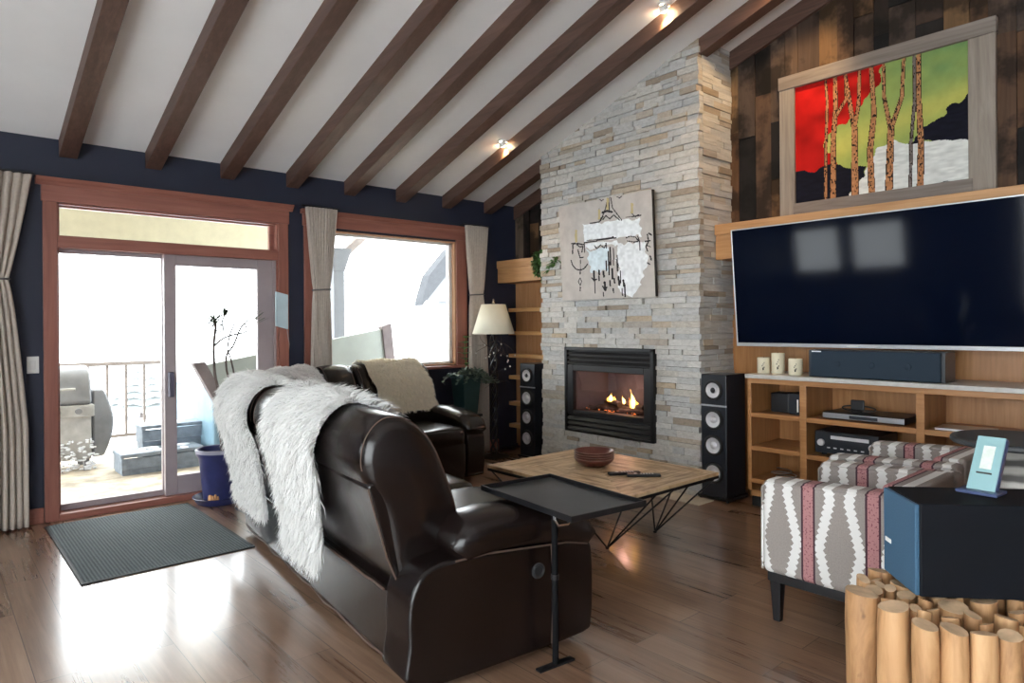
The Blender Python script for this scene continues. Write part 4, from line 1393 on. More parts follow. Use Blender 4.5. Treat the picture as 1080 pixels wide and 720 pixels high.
REAR = [(.005, .36), (-.075, .56), (-.125, .73), (-.158, .82), (-.158, .90), (-.12, .98), (-.055, 1.03), (.03, 1.028), (.115, .975), (.175, .895), (.217, .81), (.24, .75)]
def hem(z):
    return [(-.02 - .15 * max(0, (.5 - z)), z)]
def near_edge(q, d):
    if d > 0:
        return -.10 * max(0, q - .6) - .12 * max(0, .35 - q) - .07 * math.exp(-((q - .55) / .22) ** 2)
    return float(np.interp(q, [0, .12, .40, .62, .80, 1], [.84, .77, .62, .54, .50, .47])) - .60
fur('fur_throw', 'long haired white fur throw over the nearest part of the sofa back', NS, NR, [(-.052, .27), (-.06, .38), (-.085, .54)] + REAR[2:] + [(.27, .67)], .60, 1.36, M['furwhite'], .075, 24000, 'long white fur throws',
    wide=near_edge, seed=3, clumps=750, blade=.0042, stiff=.6, off=.02)
fur('fur_throw', 'long haired white fur throw hanging furthest left, beside the blue pot', NS, NR, [(-.052, .29), (-.06, .38), (-.085, .54)] + REAR[2:-1], 1.70, 2.52, M['furwhite'], .062, 20000, 'long white fur throws', seed=5, clumps=800, blade=.0042, off=.02,
    wide=lambda q, d: (.06 if d < 0 else -.1) * max(0, .5 - q) + (.07 * math.exp(-((q - .6) / .22) ** 2) if d < 0 else 0))
fur('plush_throw', 'smooth grey white plush covering the corner seat back', WS, WR, [(-.14, .72)] + REAR[3:] + [(.255, .70), (.285, .58)], .13, 1.06, M['furplush'], .022, 12000, 'smooth throws', seed=7, stiff=.35, lay=.7, blade=.004)
fur('sheepskin', 'cream sheepskin draped over the loveseat back under the window', LS, LR, [(-.12, .96)] + REAR[6:] + [(.258, .70), (.288, .60)], .43, 1.03, M['furcream'], .036, 14000, 'smooth throws', seed=9, stiff=.5, lay=.6, off=.018, clumps=500,
    wide=lambda q, d: .10 * max(0, q - .35))

# ------------------------------------------------------------------ coffee table
ct = thing('coffee_table', 'low coffee table with a light wood top on black wire legs', 'table', (3.415, 3.02, 0))
TX, TY, TZ = .475, .605, .42
MB().box(-TX, TX, -TY, TY, TZ - .022, TZ).build('tabletop', M['tabletop'], ct, smooth=False, bevel=.003)
b = MB()
b.box(-TX, TX, -TY, -TY + .02, TZ - .04, TZ - .022).box(-TX, TX, TY - .02, TY, TZ - .04, TZ - .022).box(-TX, -TX + .02, -TY, TY, TZ - .04, TZ - .022).box(TX - .02, TX, -TY, TY, TZ - .04, TZ - .022)
b.build('metal_frame', M['blackmetal'], ct, smooth=False)
for sx in (-1, 1):
    for sy in (-1, 1):
        foot = Vector((sx * .24, sy * .27, .006))
        m = MB()
        for (x, y) in ((sx * (TX - .012), sy * (TY - .012)), (sx * (TX - .012), sy * .05), (sx * .16, sy * (TY - .012)), (-sx * .02, sy * (TY - .012))):
            m.tube([foot, (x, y, TZ - .03)], .0055, 8)
        m.sq(foot, (.013, .013, .006), .8, 1, 12, 6)
        m.build('leg', M['blackmetal'], ct)

# bowls stacked on the table
def bowl(label, z, first=None):
    t = thing('bowl', label, 'bowl', (3.45, 3.10, z), 0, 'stack of red brown bowls on the coffee table')
    prof = [(.05, 0), (.075, .004), (.105, .018), (.128, .040), (.136, .058), (.131, .058), (.122, .042), (.10, .024), (.07, .012), (.002, .010)]
    MB().lathe(prof, 40).build('bowl_body', M['bowl'], t)
    MB().lathe([(.1362, .054), (.1375, .058), (.1335, .0605), (.1305, .058)], 40, caps=False).build('rim', M['bowlrim'], t)
    return t
bn = ['lowest red brown bowl of the stack on the coffee table', 'red brown bowl second from the bottom of the stack', 'red brown bowl second from the top of the stack', 'topmost red brown bowl of the stack on the coffee table']
b0 = bowl(bn[0], .4215)
for k in range(1, 4):
    c = copy_tree(b0)
    c.location.z = .4215 + .0155 * k
    c['label'] = bn[k]
def remote(label, x, y, rz, z=.421):
    t = thing('remote_control', label, 'remote control', (x, y, z), rz, 'remote controls on the coffee table')
    MB().box(-.024, .024, -.105, .105, .001, .019).build('body', M['black'], t, smooth=False, bevel=.006, seg=3)
    for i in range(3):
        for j in range(5):
            MB().box(-.014 + .011 * i, -.008 + .011 * i, -.06 + .018 * j, -.05 + .018 * j, .019, .0205).build('button', M['silver'], t, smooth=False)
    MB().lathe([(.012, .0), (.012, .002), (.006, .003), (.001, .003)], 16, (0, .05, .019)).build('direction_pad', M['steel'], t)
remote('black remote control nearer the bowls on the coffee table', 3.385, 2.785, R(58))
remote('black remote control further from the bowls, nearer the table edge', 3.43, 2.665, R(46))

# ------------------------------------------------------------------ tray table by the sofa arm
tt = thing('tray_table', 'black metal tray side table standing against the sofa arm', 'table', (1.93, 1.955, 0), R(-6))
z = .655
m = MB().box(-.092, .289, -.222, .389, z - .006, z)
m.build('tray', M['slate'], tt, smooth=False)
m = MB()
m.box(-.099, .296, -.229, -.219, z - .008, z + .016).box(-.099, .296, .386, .396, z - .008, z + .016).box(-.099, -.089, -.229, .396, z - .008, z + .016).box(.286, .296, -.229, .396, z - .008, z + .016)
m.build('tray_rim', M['blackmetal'], tt, smooth=False, bevel=.002)
MB().tube([(.0, -.005, .008), (0, -.005, .58), (.005, .0, z - .008)], .0135, 10).build('post', pmat('matt black steel', (.004, .004, .005), .75, spec=.15), tt)
MB().tube([(0, -.005, .35), (0, -.005, .37)], .017, 10).build('post_collar', M['blackmetal'], tt)
MB().box(-.09, .09, -.022, .012, .0, .01).build('foot_plate', M['blackmetal'], tt, smooth=False, bevel=.003)
m = MB()
m.tube([(-.02, -.03, z - .012), (-.03, -.04, z - .05), (-.015, -.045, z - .075), (.04, -.04, z - .08), (.085, -.02, z - .06), (.12, .0, z - .012)], .006, 8)
m.build('bracket', M['chrome'], tt)

# ------------------------------------------------------------------ armchairs
def armchair(label, loc):
    t = thing('armchair', label, 'armchair', loc, 0, 'kilim armchairs beside each other')
    W_, L_ = .72, .625
    def pad(x0, x1, y0, y1, z0, zf, zr, nm, bev=.03):
        m = MB()
        n = 8
        rs = []
        for k in range(n + 1):
            y = y0 + (y1 - y0) * k / n
            zt = zr + (zf - zr) * k / n
            rs.append([(x0, y, z0), (x1, y, z0), (x1, y, zt), (x0, y, zt)])
        m.rings(rs)
        return m.build(nm, M['kilim'], t, bevel=bev, seg=4, ang=60)
    for x0 in (0, W_ - .135):
        a = pad(x0, x0 + .135, .0, L_, .225, .655, .685, 'arm')
        for x in (x0 + .004, x0 + .131):
            MB().tube([(x, .012, .672), (x, .3, .658), (x, L_ - .025, .642), (x, L_ - .004, .62), (x, L_ - .002, .24)], .006, 8).build('piping', M['kilim'], a)
    pad(.135, W_ - .135, .0, .15, .225, .69, .70, 'backrest', .045)
    pad(.135, W_ - .135, .15, L_ - .005, .225, .33, .33, 'seat_base', .015)
    m = MB().sq((W_ / 2, .39, .40), (.222, .235, .075), .35, .25, 36, 14)
    m.build('seat_cushion', M['kilim'], t, ang=70)
    MB().box(.015, W_ - .015, .02, L_ - .02, .185, .228).build('base_rail', M['black'], t, smooth=False, bevel=.004)
    for x in (.045, W_ - .045):
        for y in (.05, L_ - .055):
            m = MB().hexa([(x - .016, y - .016, 0), (x + .016, y - .016, 0), (x + .016, y + .016, 0), (x - .016, y + .016, 0)],
                          [(x - .026, y - .026, .19), (x + .026, y - .026, .19), (x + .026, y + .026, .19), (x - .026, y + .026, .19)])
            m.build('leg', M['black'], t, smooth=False, bevel=.003)
    return t
c1 = armchair('low kilim patterned armchair nearest the camera, behind the subwoofer', (2.95, .985, 0))
c2 = copy_tree(c1)
c2.location = (3.76, 1.04, .0)
c2['label'] = 'low kilim patterned armchair closer to the media cabinet'

# round side table between the chairs and the camera
rt = thing('round_side_table', 'round side table with a black disc top behind the small dock', 'table', (3.28, .69, 0))
MB().lathe([(.001, .893), (.228, .893), (.235, .900), (.235, .912), (.228, .918), (.001, .918)], 48).build('tabletop', M['slate'], rt)
MB().lathe([(.09, .05), (.13, .12), (.155, .30), (.165, .50), (.15, .70), (.11, .84), (.07, .893)], 40).build('barrel_base', M['glaze'], rt)
MB().lathe([(.16, 0), (.165, .01), (.15, .03), (.09, .05)], 40).build('foot', M['blackmetal'], rt)

# ------------------------------------------------------------------ log stool, subwoofer, dock
LA = math.atan2(-.743, .669)
lg = thing('log_stool', 'side table made of upright peeled logs under the subwoofer', 'table', (2.10, .66, 0), LA)
rr = random.Random(4)
logs = [(-.105, .158, .046, .565), (-.05, .064, .047, .562), (-.012, -.036, .033, .553), (.052, -.047, .034, .55), (.118, -.060, .034, .548), (.186, -.066, .034, .545)]
tries = 0
while tries < 6000 and len(logs) < 58:
    tries += 1
    r = rr.choice((.042, .036, .03, .024, .018))
    x, y = rr.uniform(-.10, .42), rr.uniform(-.05, .40)
    if (y < .19 - 1.72 * (x + .12) and x < .0) or (x < -.05 and y < .2) or (y >= .2 and x < -.075 + (y - .2) * .25):
        continue
    if y < -.03 - .0 * x and x > 0:
        continue
    if all(math.hypot(x - a, y - c) > r + d + .001 for a, c, d, _ in logs):
        logs.append((x, y, r, .556 - rr.uniform(0, .012)))
for i, (x, y, r, h) in enumerate(logs):
    m = MB()
    ph = [rr.uniform(0, 6.28) for _ in range(3)]
    rs = []
    lean = (rr.uniform(-.006, .006), rr.uniform(-.006, .006))
    for k in range(9):
        u = k / 8
        ring = []
        for q in range(14):
            a = 2 * PI * q / 14
            w = 1 + .05 * math.sin(2 * a + ph[0]) + .04 * math.sin(3 * a + ph[1] + 3 * u) + .05 * math.sin(5 * u + ph[2])
            rad = r * w * (.93 if k in (0, 8) else 1)
            ring.append((x + lean[0] * u + rad * math.cos(a), y + lean[1] * u + rad * math.sin(a), h * u + (0.006 * math.cos(a + ph[0]) if k == 8 else 0)))
        rs.append(ring)
    m.cr = rr.random()
    m.rings(rs, True, False)
    m.cm = 1
    m.add(rs[-1], [tuple(range(14))])
    m.build('log', [M['log'], M['logend']], lg, ang=50)

sb = thing('subwoofer', 'dark blue black subwoofer box on the log side table', 'speaker', (2.213, .72, .568), LA)
MB().box(.012, .44, 0, .225, .0, .276).build('enclosure', pmat('matte black cabinet', (.004, .005, .008), .7, var=.15, spec=.2), sb, smooth=False, bevel=.005)
MB().box(0, .014, .003, .222, .003, .273).build('grille', M['subface'], sb, smooth=False, bevel=.004)
MB().box(-.002, .001, .165, .205, .105, .118).build('badge', M['white'], sb, smooth=False)

dk = thing('tablet_dock', 'small pale teal dock with a screen leaning on the subwoofer', 'dock', (2.488, .665, .8465), math.atan2(-.998, -.068) - PI / 2 + PI)
# local: y points along the face width towards the camera's right, x leans away
dk.rotation_euler = (0, 0, math.atan2(.068, .998) * -1)
MB().box(-.035, .055, -.095, .018, 0, .010).build('base', M['navyplastic'], dk, smooth=False, bevel=.003)
Tm = Matrix.Translation((0, 0, .008)) @ Matrix.Rotation(R(34), 4, 'Y')
MB().box(0, .006, -.078, 0, .0, .19, Tm).build('front_panel', M['teal'], dk, smooth=False, bevel=.002)
MB().box(.006, .03, -.080, .002, .0, .192, Tm).build('body', M['navyplastic'], dk, smooth=False, bevel=.004)
MB().box(-.002, .001, -.056, -.024, .075, .155, Tm).build('screen', M['lcd'], dk, smooth=False)
MB().box(-.002, .001, -.060, -.018, .058, .063, Tm).build('slot', M['ink'], dk, smooth=False)

# ------------------------------------------------------------------ floor lamp
lp = thing('floor_lamp', 'floor lamp with a cream cone shade and twisted dark pole', 'lamp', (4.53, 5.47, 0))
sh = MB()
sh.lathe([(.222, 1.295), (.128, 1.600)], 40, caps=False)
so = sh.build('lamp_shade', M['shade'], lp, solid=.003)
m = MB()
for r, zz in ((.222, 1.295), (.128, 1.60)):
    m.tube([(r * math.cos(a), r * math.sin(a), zz) for a in [i * 2 * PI / 40 for i in range(40)]], .003, 6, loop=True)
m.build('shade_ring', M['shade'], so)
m = MB().lathe([(.012, 1.61), (.016, 1.625), (.008, 1.64), (.012, 1.652), (.001, 1.665)], 14)
m.tube([(-.128, 0, 1.6), (.128, 0, 1.6)], .003, 6).tube([(0, -.128, 1.6), (0, .128, 1.6)], .003, 6).tube([(0, 0, 1.3), (0, 0, 1.615)], .005, 8)
m.build('finial', M['chrome'], lp)
m = MB()
for k in range(3):
    m.tube([(.034 * math.cos(9 * u * 2 + 2.094 * k), .034 * math.sin(9 * u * 2 + 2.094 * k), .03 + 1.24 * u) for u in [i / 60 for i in range(61)]], .011, 7)
m.build('twisted_pole', M['black'], lp)
MB().lathe([(.01, .0), (.155, .0), (.16, .012), (.12, .028), (.05, .04), (.03, .06)], 32).build('base', M['black'], lp)
MB().lathe([(.018, 1.24), (.022, 1.27), (.016, 1.34)], 14).build('socket', M['black'], lp)
MB().sq((0, 0, 1.40), (.032, .032, .05), 1, 1, 16, 10).build('light_bulb', M['white'], lp)

# twig garland with little pale ornaments winding around the lamp pole
ga = thing('twig_garland', 'twig garland with pale ornaments hanging below the lamp shade', 'garland', (4.545, 5.44, 0))
rr = random.Random(12)
def branch(m, p, d, n, step, r):
    pts = [Vector(p)]
    d = Vector(d).normalized()
    for _ in range(n):
        d = (d + Vector((rr.gauss(0, .25), rr.gauss(0, .25), rr.gauss(-.05, .25)))).normalized()
        pts.append(pts[-1] + d * step)
    m.tube(pts, [r * (1 - .6 * i / n) for i in range(n + 1)], 5)
    return pts
m = MB()
tips = []
for k in range(9):
    a = k * 2 * PI / 9
    pts = branch(m, (.02 * math.cos(a), .02 * math.sin(a), 1.22 - .03 * (k % 4)), (math.cos(a) * .8, math.sin(a) * .8, rr.uniform(-.7, .1)), 7, .034, .0035)
    tips += [pts[-1], pts[4]]
    q = branch(m, pts[3], (rr.uniform(-1, 1), rr.uniform(-1, 1), -.3), 4, .03, .0025)
    tips.append(q[-1])
for k in range(4):
    pts = branch(m, (.0, .0, .9 - .04 * k), (math.cos(k * 1.7), math.sin(k * 1.7), .1), 6, .030, .003)
    tips += pts[3:]
m.build('twigs', M['stem'], ga)
for p in tips[:34:2]:
    MB().sq((p.x, p.y, p.z - .012), (.007, .007, .010), 1, 1, 8, 6).build('ornament', M['white'], ga)

# ------------------------------------------------------------------ leaf helper
def leaf(m, p, d, l, w, droop=.2, fold=.15):
    """a pointed leaf with a fold: base p, direction d"""
    p, d = Vector(p), Vector(d).normalized()
    s = d.cross(Vector((0, 0, 1)))
    if s.length < .05:
        s = Vector((1, 0, 0))
    s.normalize()
    n = s.cross(d)
    N = 5
    rows = []
    for i in range(N + 1):
        u = i / N
        c = p + d * (l * u) + Vector((0, 0, -droop * l * u * u))
        ww = w * math.sin(PI * min(.97, u * .93 + .06)) * .5
        rows.append([c - s * ww + n * (fold * ww), c, c + s * ww + n * (fold * ww)])
    rows2 = [[q - n * .0012 for q in r] for r in rows]
    for rws in (rows, rows2):
        m.rings(rws, False, False)

# blue pot with a bare dracaena by the door
bp = thing('potted_dracaena', 'leggy bare stemmed plant in a blue pot with saucer by the sliding door', 'plant', (1.775, 5.56, 0))
MB().lathe([(.105, .02), (.118, .022), (.152, .36), (.170, .385), (.172, .425), (.160, .427), (.150, .38), (.11, .32)], 40).build('pot', M['bluepot'], bp)
MB().lathe([(.1735, .40), (.1745, .424), (.166, .430), (.158, .424)], 40, caps=False).build('pot_rim', M['potrim'], bp)
MB().lathe([(.02, .385), (.10, .388), (.152, .380), (.150, .35), (.02, .35)], 32).build('soil', M['soil'], bp)
MB().lathe([(.14, 0), (.165, .005), (.195, .05), (.200, .055), (.193, .058), (.16, .018), (.10, .016), (.02, .016)], 40).build('saucer', M['bluepot'], bp)
m = MB()
for k in range(5):
    a = R(215) + k * .13
    rz_ = .1195 + .01 * math.sin(k)
    m.sq((rz_ * math.cos(a), rz_ * math.sin(a), .055 + .012 * math.sin(3 * k)), (.010, .018, .03), .8, .8, 8, 6)
m.build('bare_patch', M['terra'], bp)
def loc_(pts, dy=0):
    return [(x - 1.775, dy, z) for x, z in pts]
stems = [([(1.80, .385), (1.785, .62), (1.778, .854), (1.750, 1.018), (1.745, 1.238), (1.760, 1.37), (1.756, 1.42)], .03, .010),
         ([(1.749, 1.238), (1.809, 1.288), (1.881, 1.317), (1.999, 1.345), (1.992, 1.41)], .03, .006), ([(1.756, 1.355), (1.817, 1.355), (1.81, 1.422), (1.842, 1.496)], .03, .005),
         ([(1.81, .385), (1.85, .70), (1.857, .915), (1.829, 1.043), (1.83, 1.162), (1.881, 1.235), (1.94, 1.376), (2.0, 1.444)], -.03, .007),
         ([(1.82, .385), (1.90, .75), (1.911, .949), (1.88, 1.13), (1.859, 1.206), (1.881, 1.324), (1.919, 1.414)], .06, .006)]
for pts, dy, r in stems:
    P = catmull([Vector((x - 1.775, dy * (.4 + .6 * i / len(pts)), z)) for i, (x, z) in enumerate(pts)], 4, False)
    MB().tube(P, [1.35 * r * (1 - .3 * i / len(P)) for i in range(len(P))], 7).build('stem', M['stem'], bp)
m = MB()
rr = random.Random(2)
for k in range(46):
    a = rr.uniform(0, 2 * PI)
    e = rr.uniform(-.25, 1.2)
    leaf(m, (-.019, .03, 1.43 + rr.uniform(-.03, .02)), (math.cos(a), math.sin(a), e), rr.uniform(.10, .17), .016, .25)
for k in range(12):
    leaf(m, (.225 + rr.uniform(-.03, .06), -.03, 1.444 + rr.uniform(-.05, .03)), (1 + rr.uniform(-.3, .3), rr.uniform(-.4, .4), .75), rr.uniform(.10, .16), .018, .1)
for k in range(8):
    leaf(m, (.06 + rr.uniform(-.01, .01), .03, 1.47), (rr.uniform(-.2, .5), rr.uniform(-.3, .3), 1), .08, .014, .1)
m.build('spiky_leaves', M['leafdark'], bp)

# succulent planter on its stand by the window
gp = thing('succulent_planter', 'trailing succulent in a square dark green planter beside the right curtain', 'plant', (4.2, 5.52, 0))
m = MB().hexa([(-.085, -.085, .48), (.085, -.085, .48), (.085, .085, .48), (-.085, .085, .48)], [(-.112, -.112, .86), (.112, -.112, .86), (.112, .112, .86), (-.112, .112, .86)])
m.build('planter', M['greenpot'], gp, smooth=False, bevel=.008)
m = MB()
m.box(-.128, .128, -.128, -.106, .85, .89).box(-.128, .128, .106, .128, .85, .89).box(-.128, -.106, -.106, .106, .85, .89).box(.106, .128, -.106, .106, .85, .89)
m.build('planter_rim', M['greenpot'], gp, smooth=False, bevel=.006)
MB().box(-.108, .108, -.108, .108, .86, .872).build('soil', M['soil'], gp, smooth=False)
m = MB().box(-.12, .12, -.12, .12, .455, .48)
for sx in (-1, 1):
    for sy in (-1, 1):
        m.tube([(sx * .10, sy * .10, .46), (sx * .12, sy * .12, 0)], .011, 8)
m.build('stand', M['black'], gp)
m, ms = MB(), MB()
rr = random.Random(5)
for k in range(34):
    a = rr.uniform(0, 2 * PI)
    p0 = Vector((rr.uniform(-.09, .11), rr.uniform(-.09, .09), .87))
    out = Vector((math.cos(a), math.sin(a), rr.uniform(.4, 1.2)))
    if k % 3 == 0:
        out = Vector((1.1, rr.uniform(-.9, .1), .35))
    pts = [p0 + out * (.028 * i) + Vector((0, 0, -.004 * i * i)) for i in range(7)]
    ms.tube(pts, .0035, 5)
    for q in pts[1:]:
        for _ in range(4):
            leaf(m, q, (rr.uniform(-1, 1), rr.uniform(-1, 1), rr.uniform(-.2, .9)), rr.uniform(.035, .055), .026, .1)
ms.build('stems', M['leafgrey'], gp)
m.build('succulent_leaves', M['leafgrey'], gp)
m, ms = MB(), MB()
P = [Vector((-.02 + .012 * math.sin(i), -.02, .87 + .055 * i)) for i in range(8)]
ms.tube(P, .004, 5)
for i, q in enumerate(P[2:]):
    for k in range(3 + 2 * (i > 2)):
        a = rr.uniform(0, 2 * PI)
        leaf(m, q, (math.cos(a), math.sin(a), .5), .085, .05, .2)
so = ms.build('sprig_stem', M['leaf'], gp)
m.build('sprig_leaves', M['leaf'], so)

# ivy trailing from the corner mantel shelf
iv = thing('trailing_ivy', 'small trailing green plant at the chimney end of the corner shelf', 'plant', (4.87, 4.97, 2.101))
m, ms = MB(), MB()
rr = random.Random(31)
for k in range(26):
    y = rr.uniform(-.03, .17)
    pts = [Vector((rr.uniform(.0, .06), y, .004)), Vector((-.03, y + rr.uniform(-.02, .03), .025)), Vector((-.06 + rr.uniform(-.03, .015), y + rr.uniform(-.12, .05), -.07))]
    n = rr.randint(1, 3)
    for i in range(n):
        pts.append(pts[-1] + Vector((rr.uniform(-.025, .012), rr.uniform(-.07, .015), rr.uniform(-.08, -.03))))
    P = catmull(pts, 4, False)
    ms.tube(P, .0022, 5)
    for q in P[3:]:
        for _ in range(2):
            leaf(m, q, (rr.uniform(-1, .3), rr.uniform(-1, 1), rr.uniform(-.6, .7)), rr.uniform(.04, .062), .034, .2)
for k in range(5):
    pts = [Vector((-.05, -.05, -.16)), Vector((-.17, -.14 - .02 * k, -.19 + .03 * k)), Vector((-.22, -.22 - .03 * k, -.17 + .02 * k))]
    P = catmull(pts, 4, False)
    ms.tube(P, .0022, 5)
    for q in P[2:]:
        for _ in range(2):
            leaf(m, q, (rr.uniform(-1, .3), rr.uniform(-1, 1), rr.uniform(-.5, .9)), rr.uniform(.04, .06), .032, .2)
ms.build('vines', M['stem'], iv)
m.build('ivy_leaves', M['leaf'], iv)

# ------------------------------------------------------------------ curtains
def curtain(label, xt, xtie, xb, ztie=1.715, y=5.725, n=11, ztop=2.452):
    t = thing('curtain', label, 'curtain', ((xt[0] + xt[1]) / 2, y, 0), 0, 'taupe curtains tied in the middle')
    cx = (xt[0] + xt[1]) / 2
    NZ, NX = 40, n * 8
    rows = []
    for j in range(NZ + 1):
        z = .012 + (ztop - .012) * j / NZ
        if z > ztie:
            u = (z - ztie) / (ztop - ztie)
            k = u ** .88
            x0 = xtie[0] + (xt[0] - xtie[0]) * k
            x1 = xtie[1] + (xt[1] - xtie[1]) * k
        else:
            u = (ztie - z) / ztie
            k = min(1, u * 1.7) ** .7
            x0 = xtie[0] + (xb[0] - xtie[0]) * k
            x1 = xtie[1] + (xb[1] - xtie[1]) * k
        nar = (x1 - x0) / (xt[1] - xt[0])
        amp = (.024 + .012 * (1 - nar)) * (1 if abs(z - ztie) > .06 else .6)
        row = []
        for i in range(NX + 1):
            s = i / NX
            ph = 2 * PI * n * s + .5 * math.sin(3 * z + 5 * s)
            row.append((x0 + (x1 - x0) * s - cx + .004 * math.cos(ph), amp * math.sin(ph) * (.75 + .25 * math.sin(11 * s)) + .01 * math.sin(4 * s + z), z))
        rows.append(row)
    m = MB()
    m.rings(rows, False, False)
    m.build('cloth', M['curtain'], t, ang=80, solid=.003)
    hw = (xtie[1] - xtie[0]) / 2 + .012
    tc = (xtie[0] + xtie[1]) / 2 - cx
    m = MB().tube([(tc + hw * math.cos(a), .048 * math.sin(a), ztie + .006 * math.cos(a)) for a in [i * 2 * PI / 28 for i in range(28)]], .008, 6, loop=True)
    m.build('tieback', pmat('dark tieback', (.12, .11, .11), .6), t)
    return t
curtain('taupe curtain at the left edge of the photo beside the sliding door', (-.12, .585), (.12, .445), (.08, .552), n=12)
curtain('taupe curtain between the sliding door and the picture window', (2.585, 2.885), (2.655, 2.800), (2.62, 2.825))
curtain('taupe curtain right of the picture window beside the floor lamp', (4.37, 4.672), (4.432, 4.588), (4.41, 4.66))
# rods that carry them
for (x0, x1, lb) in ((-.3, .60, 'thin dark rod of the curtain left of the sliding door'), (2.55, 2.91, 'short dark rod of the curtain between door and window'), (4.34, 4.70, 'short dark rod of the curtain beside the lamp')):
    m = MB().tube([(x0, 5.735, 2.462), (x1, 5.735, 2.462)], .008, 8)
    for x in (x0 + .02, x1 - .02):
        m.tube([(x, 5.735, 2.462), (x, YW - .001, 2.462)], .006, 6)
    tag(m.build('curtain_rod', M['black']), lb, 'curtain rod', 'curtain rods')

# ------------------------------------------------------------------ small wall and floor things
dm = thing('door_mat', 'ribbed dark grey mat in front of the sliding door', 'mat', (1.105, 4.93, 0))
MB().box(-.45, .45, -.66, .73, .001, .009).build('ribbed_field', M['doormat'], dm, smooth=False)
m = MB()
for (x0, x1, y0, y1) in ((-.465, -.45, -.675, .745), (.45, .465, -.675, .745), (-.45, .45, -.675, -.66), (-.45, .45, .73, .745)):
    m.box(x0, x1, y0, y1, .001, .008)
m.build('rubber_edge', M['rubber'], dm, smooth=False)
t = thing('light_switch', 'white light switch plate left of the sliding door', 'switch', (.594, YW, 1.125))
MB().box(-.036, .036, -.006, 0, -.06, .06).build('plate', M['white'], t, smooth=False, bevel=.003)
MB().box(-.016, .016, -.011, -.005, -.032, .032).build('rocker', M['vinyl2'], t, smooth=False, bevel=.003)
t = thing('wall_tablet', 'pale blue panel with a cord on the navy wall right of the sliding door', 'panel', (2.385, YW - .05, 1.38), R(16))
MB().hexa([(-.075, -.006, .01), (.055, -.006, -.02), (.055, .006, -.02), (-.075, .006, .01)], [(-.075, -.006, .31), (.055, -.006, .285), (.055, .006, .285), (-.075, .006, .31)]).build('panel', M['card'], t, smooth=False, bevel=.003)
MB().tube([(.045, 0, -.015), (.075, .01, -.15), (.07, .03, -.3), (.12, .04, -.5), (.13, .04, -1.2)], .004, 6).build('cord', M['vinyl'], t)
MB().box(-.02, .02, .006, .05, .12, .18).build('mount', M['black'], t, smooth=False)

# ceiling spotlights
def spot(label, x, y, aim, power):
    t = thing('ceiling_spotlight', label, 'spotlight', (x, y, ceil_z(y)), 0, 'small ceiling spotlights')
    MB().lathe([(.046, -.012), (.05, -.008), (.05, .004)], 24).build('mount_plate', M['white'], t)
    d = Vector(aim).normalized()
    q = d.to_track_quat('-Z', 'Y').to_matrix().to_4x4()
    Tm = Matrix.Translation((0, 0, -.035)) @ q
    h = MB().lathe([(.014, .038), (.028, .026), (.036, -.004), (.033, -.004), (.026, .015)], 24, T=Tm, caps=False).build('lamp_head', M['white'], t)
    MB().sq((0, 0, 0), (.026, .026, .016), 1, 1, 16, 8, T=Tm @ Matrix.Translation((0, 0, -.008))).build('bulb', M['bulb'], h)
    ld = bpy.data.lights.new('spot_light', 'SPOT')
    ld.energy = power
    ld.color = (1.0, .66, .32)
    ld.spot_size = R(95)
    ld.spot_blend = .8
    ld.shadow_soft_size = .025
    lo = bpy.data.objects.new('spot_light', ld)
    COL.objects.link(lo)
    lo.parent = t
    lo.matrix_local = Matrix.Translation(Vector((0, 0, -.05)) + d * .045) @ q
spot('ceiling spotlight further down the slope, near the corner', 4.075, 4.77, (.55, .15, -.45), 9)
spot('ceiling spotlight at the top edge of the photo', 4.07, 2.955, (.55, .1, -.5), 9)
spot('ceiling spotlight out of view over the television wall', 4.55, 2.15, (.45, .55, -.9), 14)

# ------------------------------------------------------------------ outside
b = MB().box(-6, 7, YW + T, 10.1, -.2, -.08)
struct(b.build('deck_floor', M['deck'], smooth=False), 'snow dusted deck outside the sliding door', 'deck')
b = MB().box(-40, 60, 10.1, 90, -3.2, -3.0)
struct(b.build('ground', M['snow'], smooth=False), 'snow covered ground beyond the deck', 'ground')
b = MB().box(-3, 3.98, 8.12, 8.28, 2.2, 2.78)
struct(b.build('trim_3', M['porch'], smooth=False), 'beige porch beam seen through the transom', 'beam')
b = MB().box(-3, 4.5, YW + T, 8.45, 2.78, 2.84)
struct(b.build('porch_ceiling', M['porch'], smooth=False), 'porch roof soffit over the deck', 'soffit')
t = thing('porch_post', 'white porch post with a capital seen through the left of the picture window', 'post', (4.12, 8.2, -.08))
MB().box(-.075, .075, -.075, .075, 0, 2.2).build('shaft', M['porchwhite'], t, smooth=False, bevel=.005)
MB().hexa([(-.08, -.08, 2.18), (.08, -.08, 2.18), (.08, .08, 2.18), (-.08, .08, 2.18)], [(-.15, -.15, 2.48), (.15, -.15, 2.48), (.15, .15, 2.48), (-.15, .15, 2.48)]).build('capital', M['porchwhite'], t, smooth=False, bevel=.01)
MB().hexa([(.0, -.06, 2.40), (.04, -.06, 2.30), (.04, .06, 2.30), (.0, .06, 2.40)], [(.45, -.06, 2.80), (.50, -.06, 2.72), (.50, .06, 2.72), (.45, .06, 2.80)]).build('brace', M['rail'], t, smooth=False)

rl = thing('deck_railing', 'brown metal deck railing seen through the sliding door', 'railing', (1.3, 9.8, -.08))
MB().box(-3.2, 1.15, -.035, .035, .985, 1.035).build('top_rail', M['rail'], rl, smooth=False, bevel=.006)
MB().box(-3.2, 1.15, -.02, .02, .07, .11).build('bottom_rail', M['rail'], rl, smooth=False)
k = 0
x = -3.1
while x < 1.15:
    MB().box(x - .014, x + .014, -.014, .014, .1, .99).build('baluster', M['rail'], rl, smooth=False)
    x += .21
for x in (-3.2, -1.0, 1.15):
    MB().box(x - .035, x + .035, -.035, .035, 0, 1.03).build('rail_post', M['rail'], rl, smooth=False)

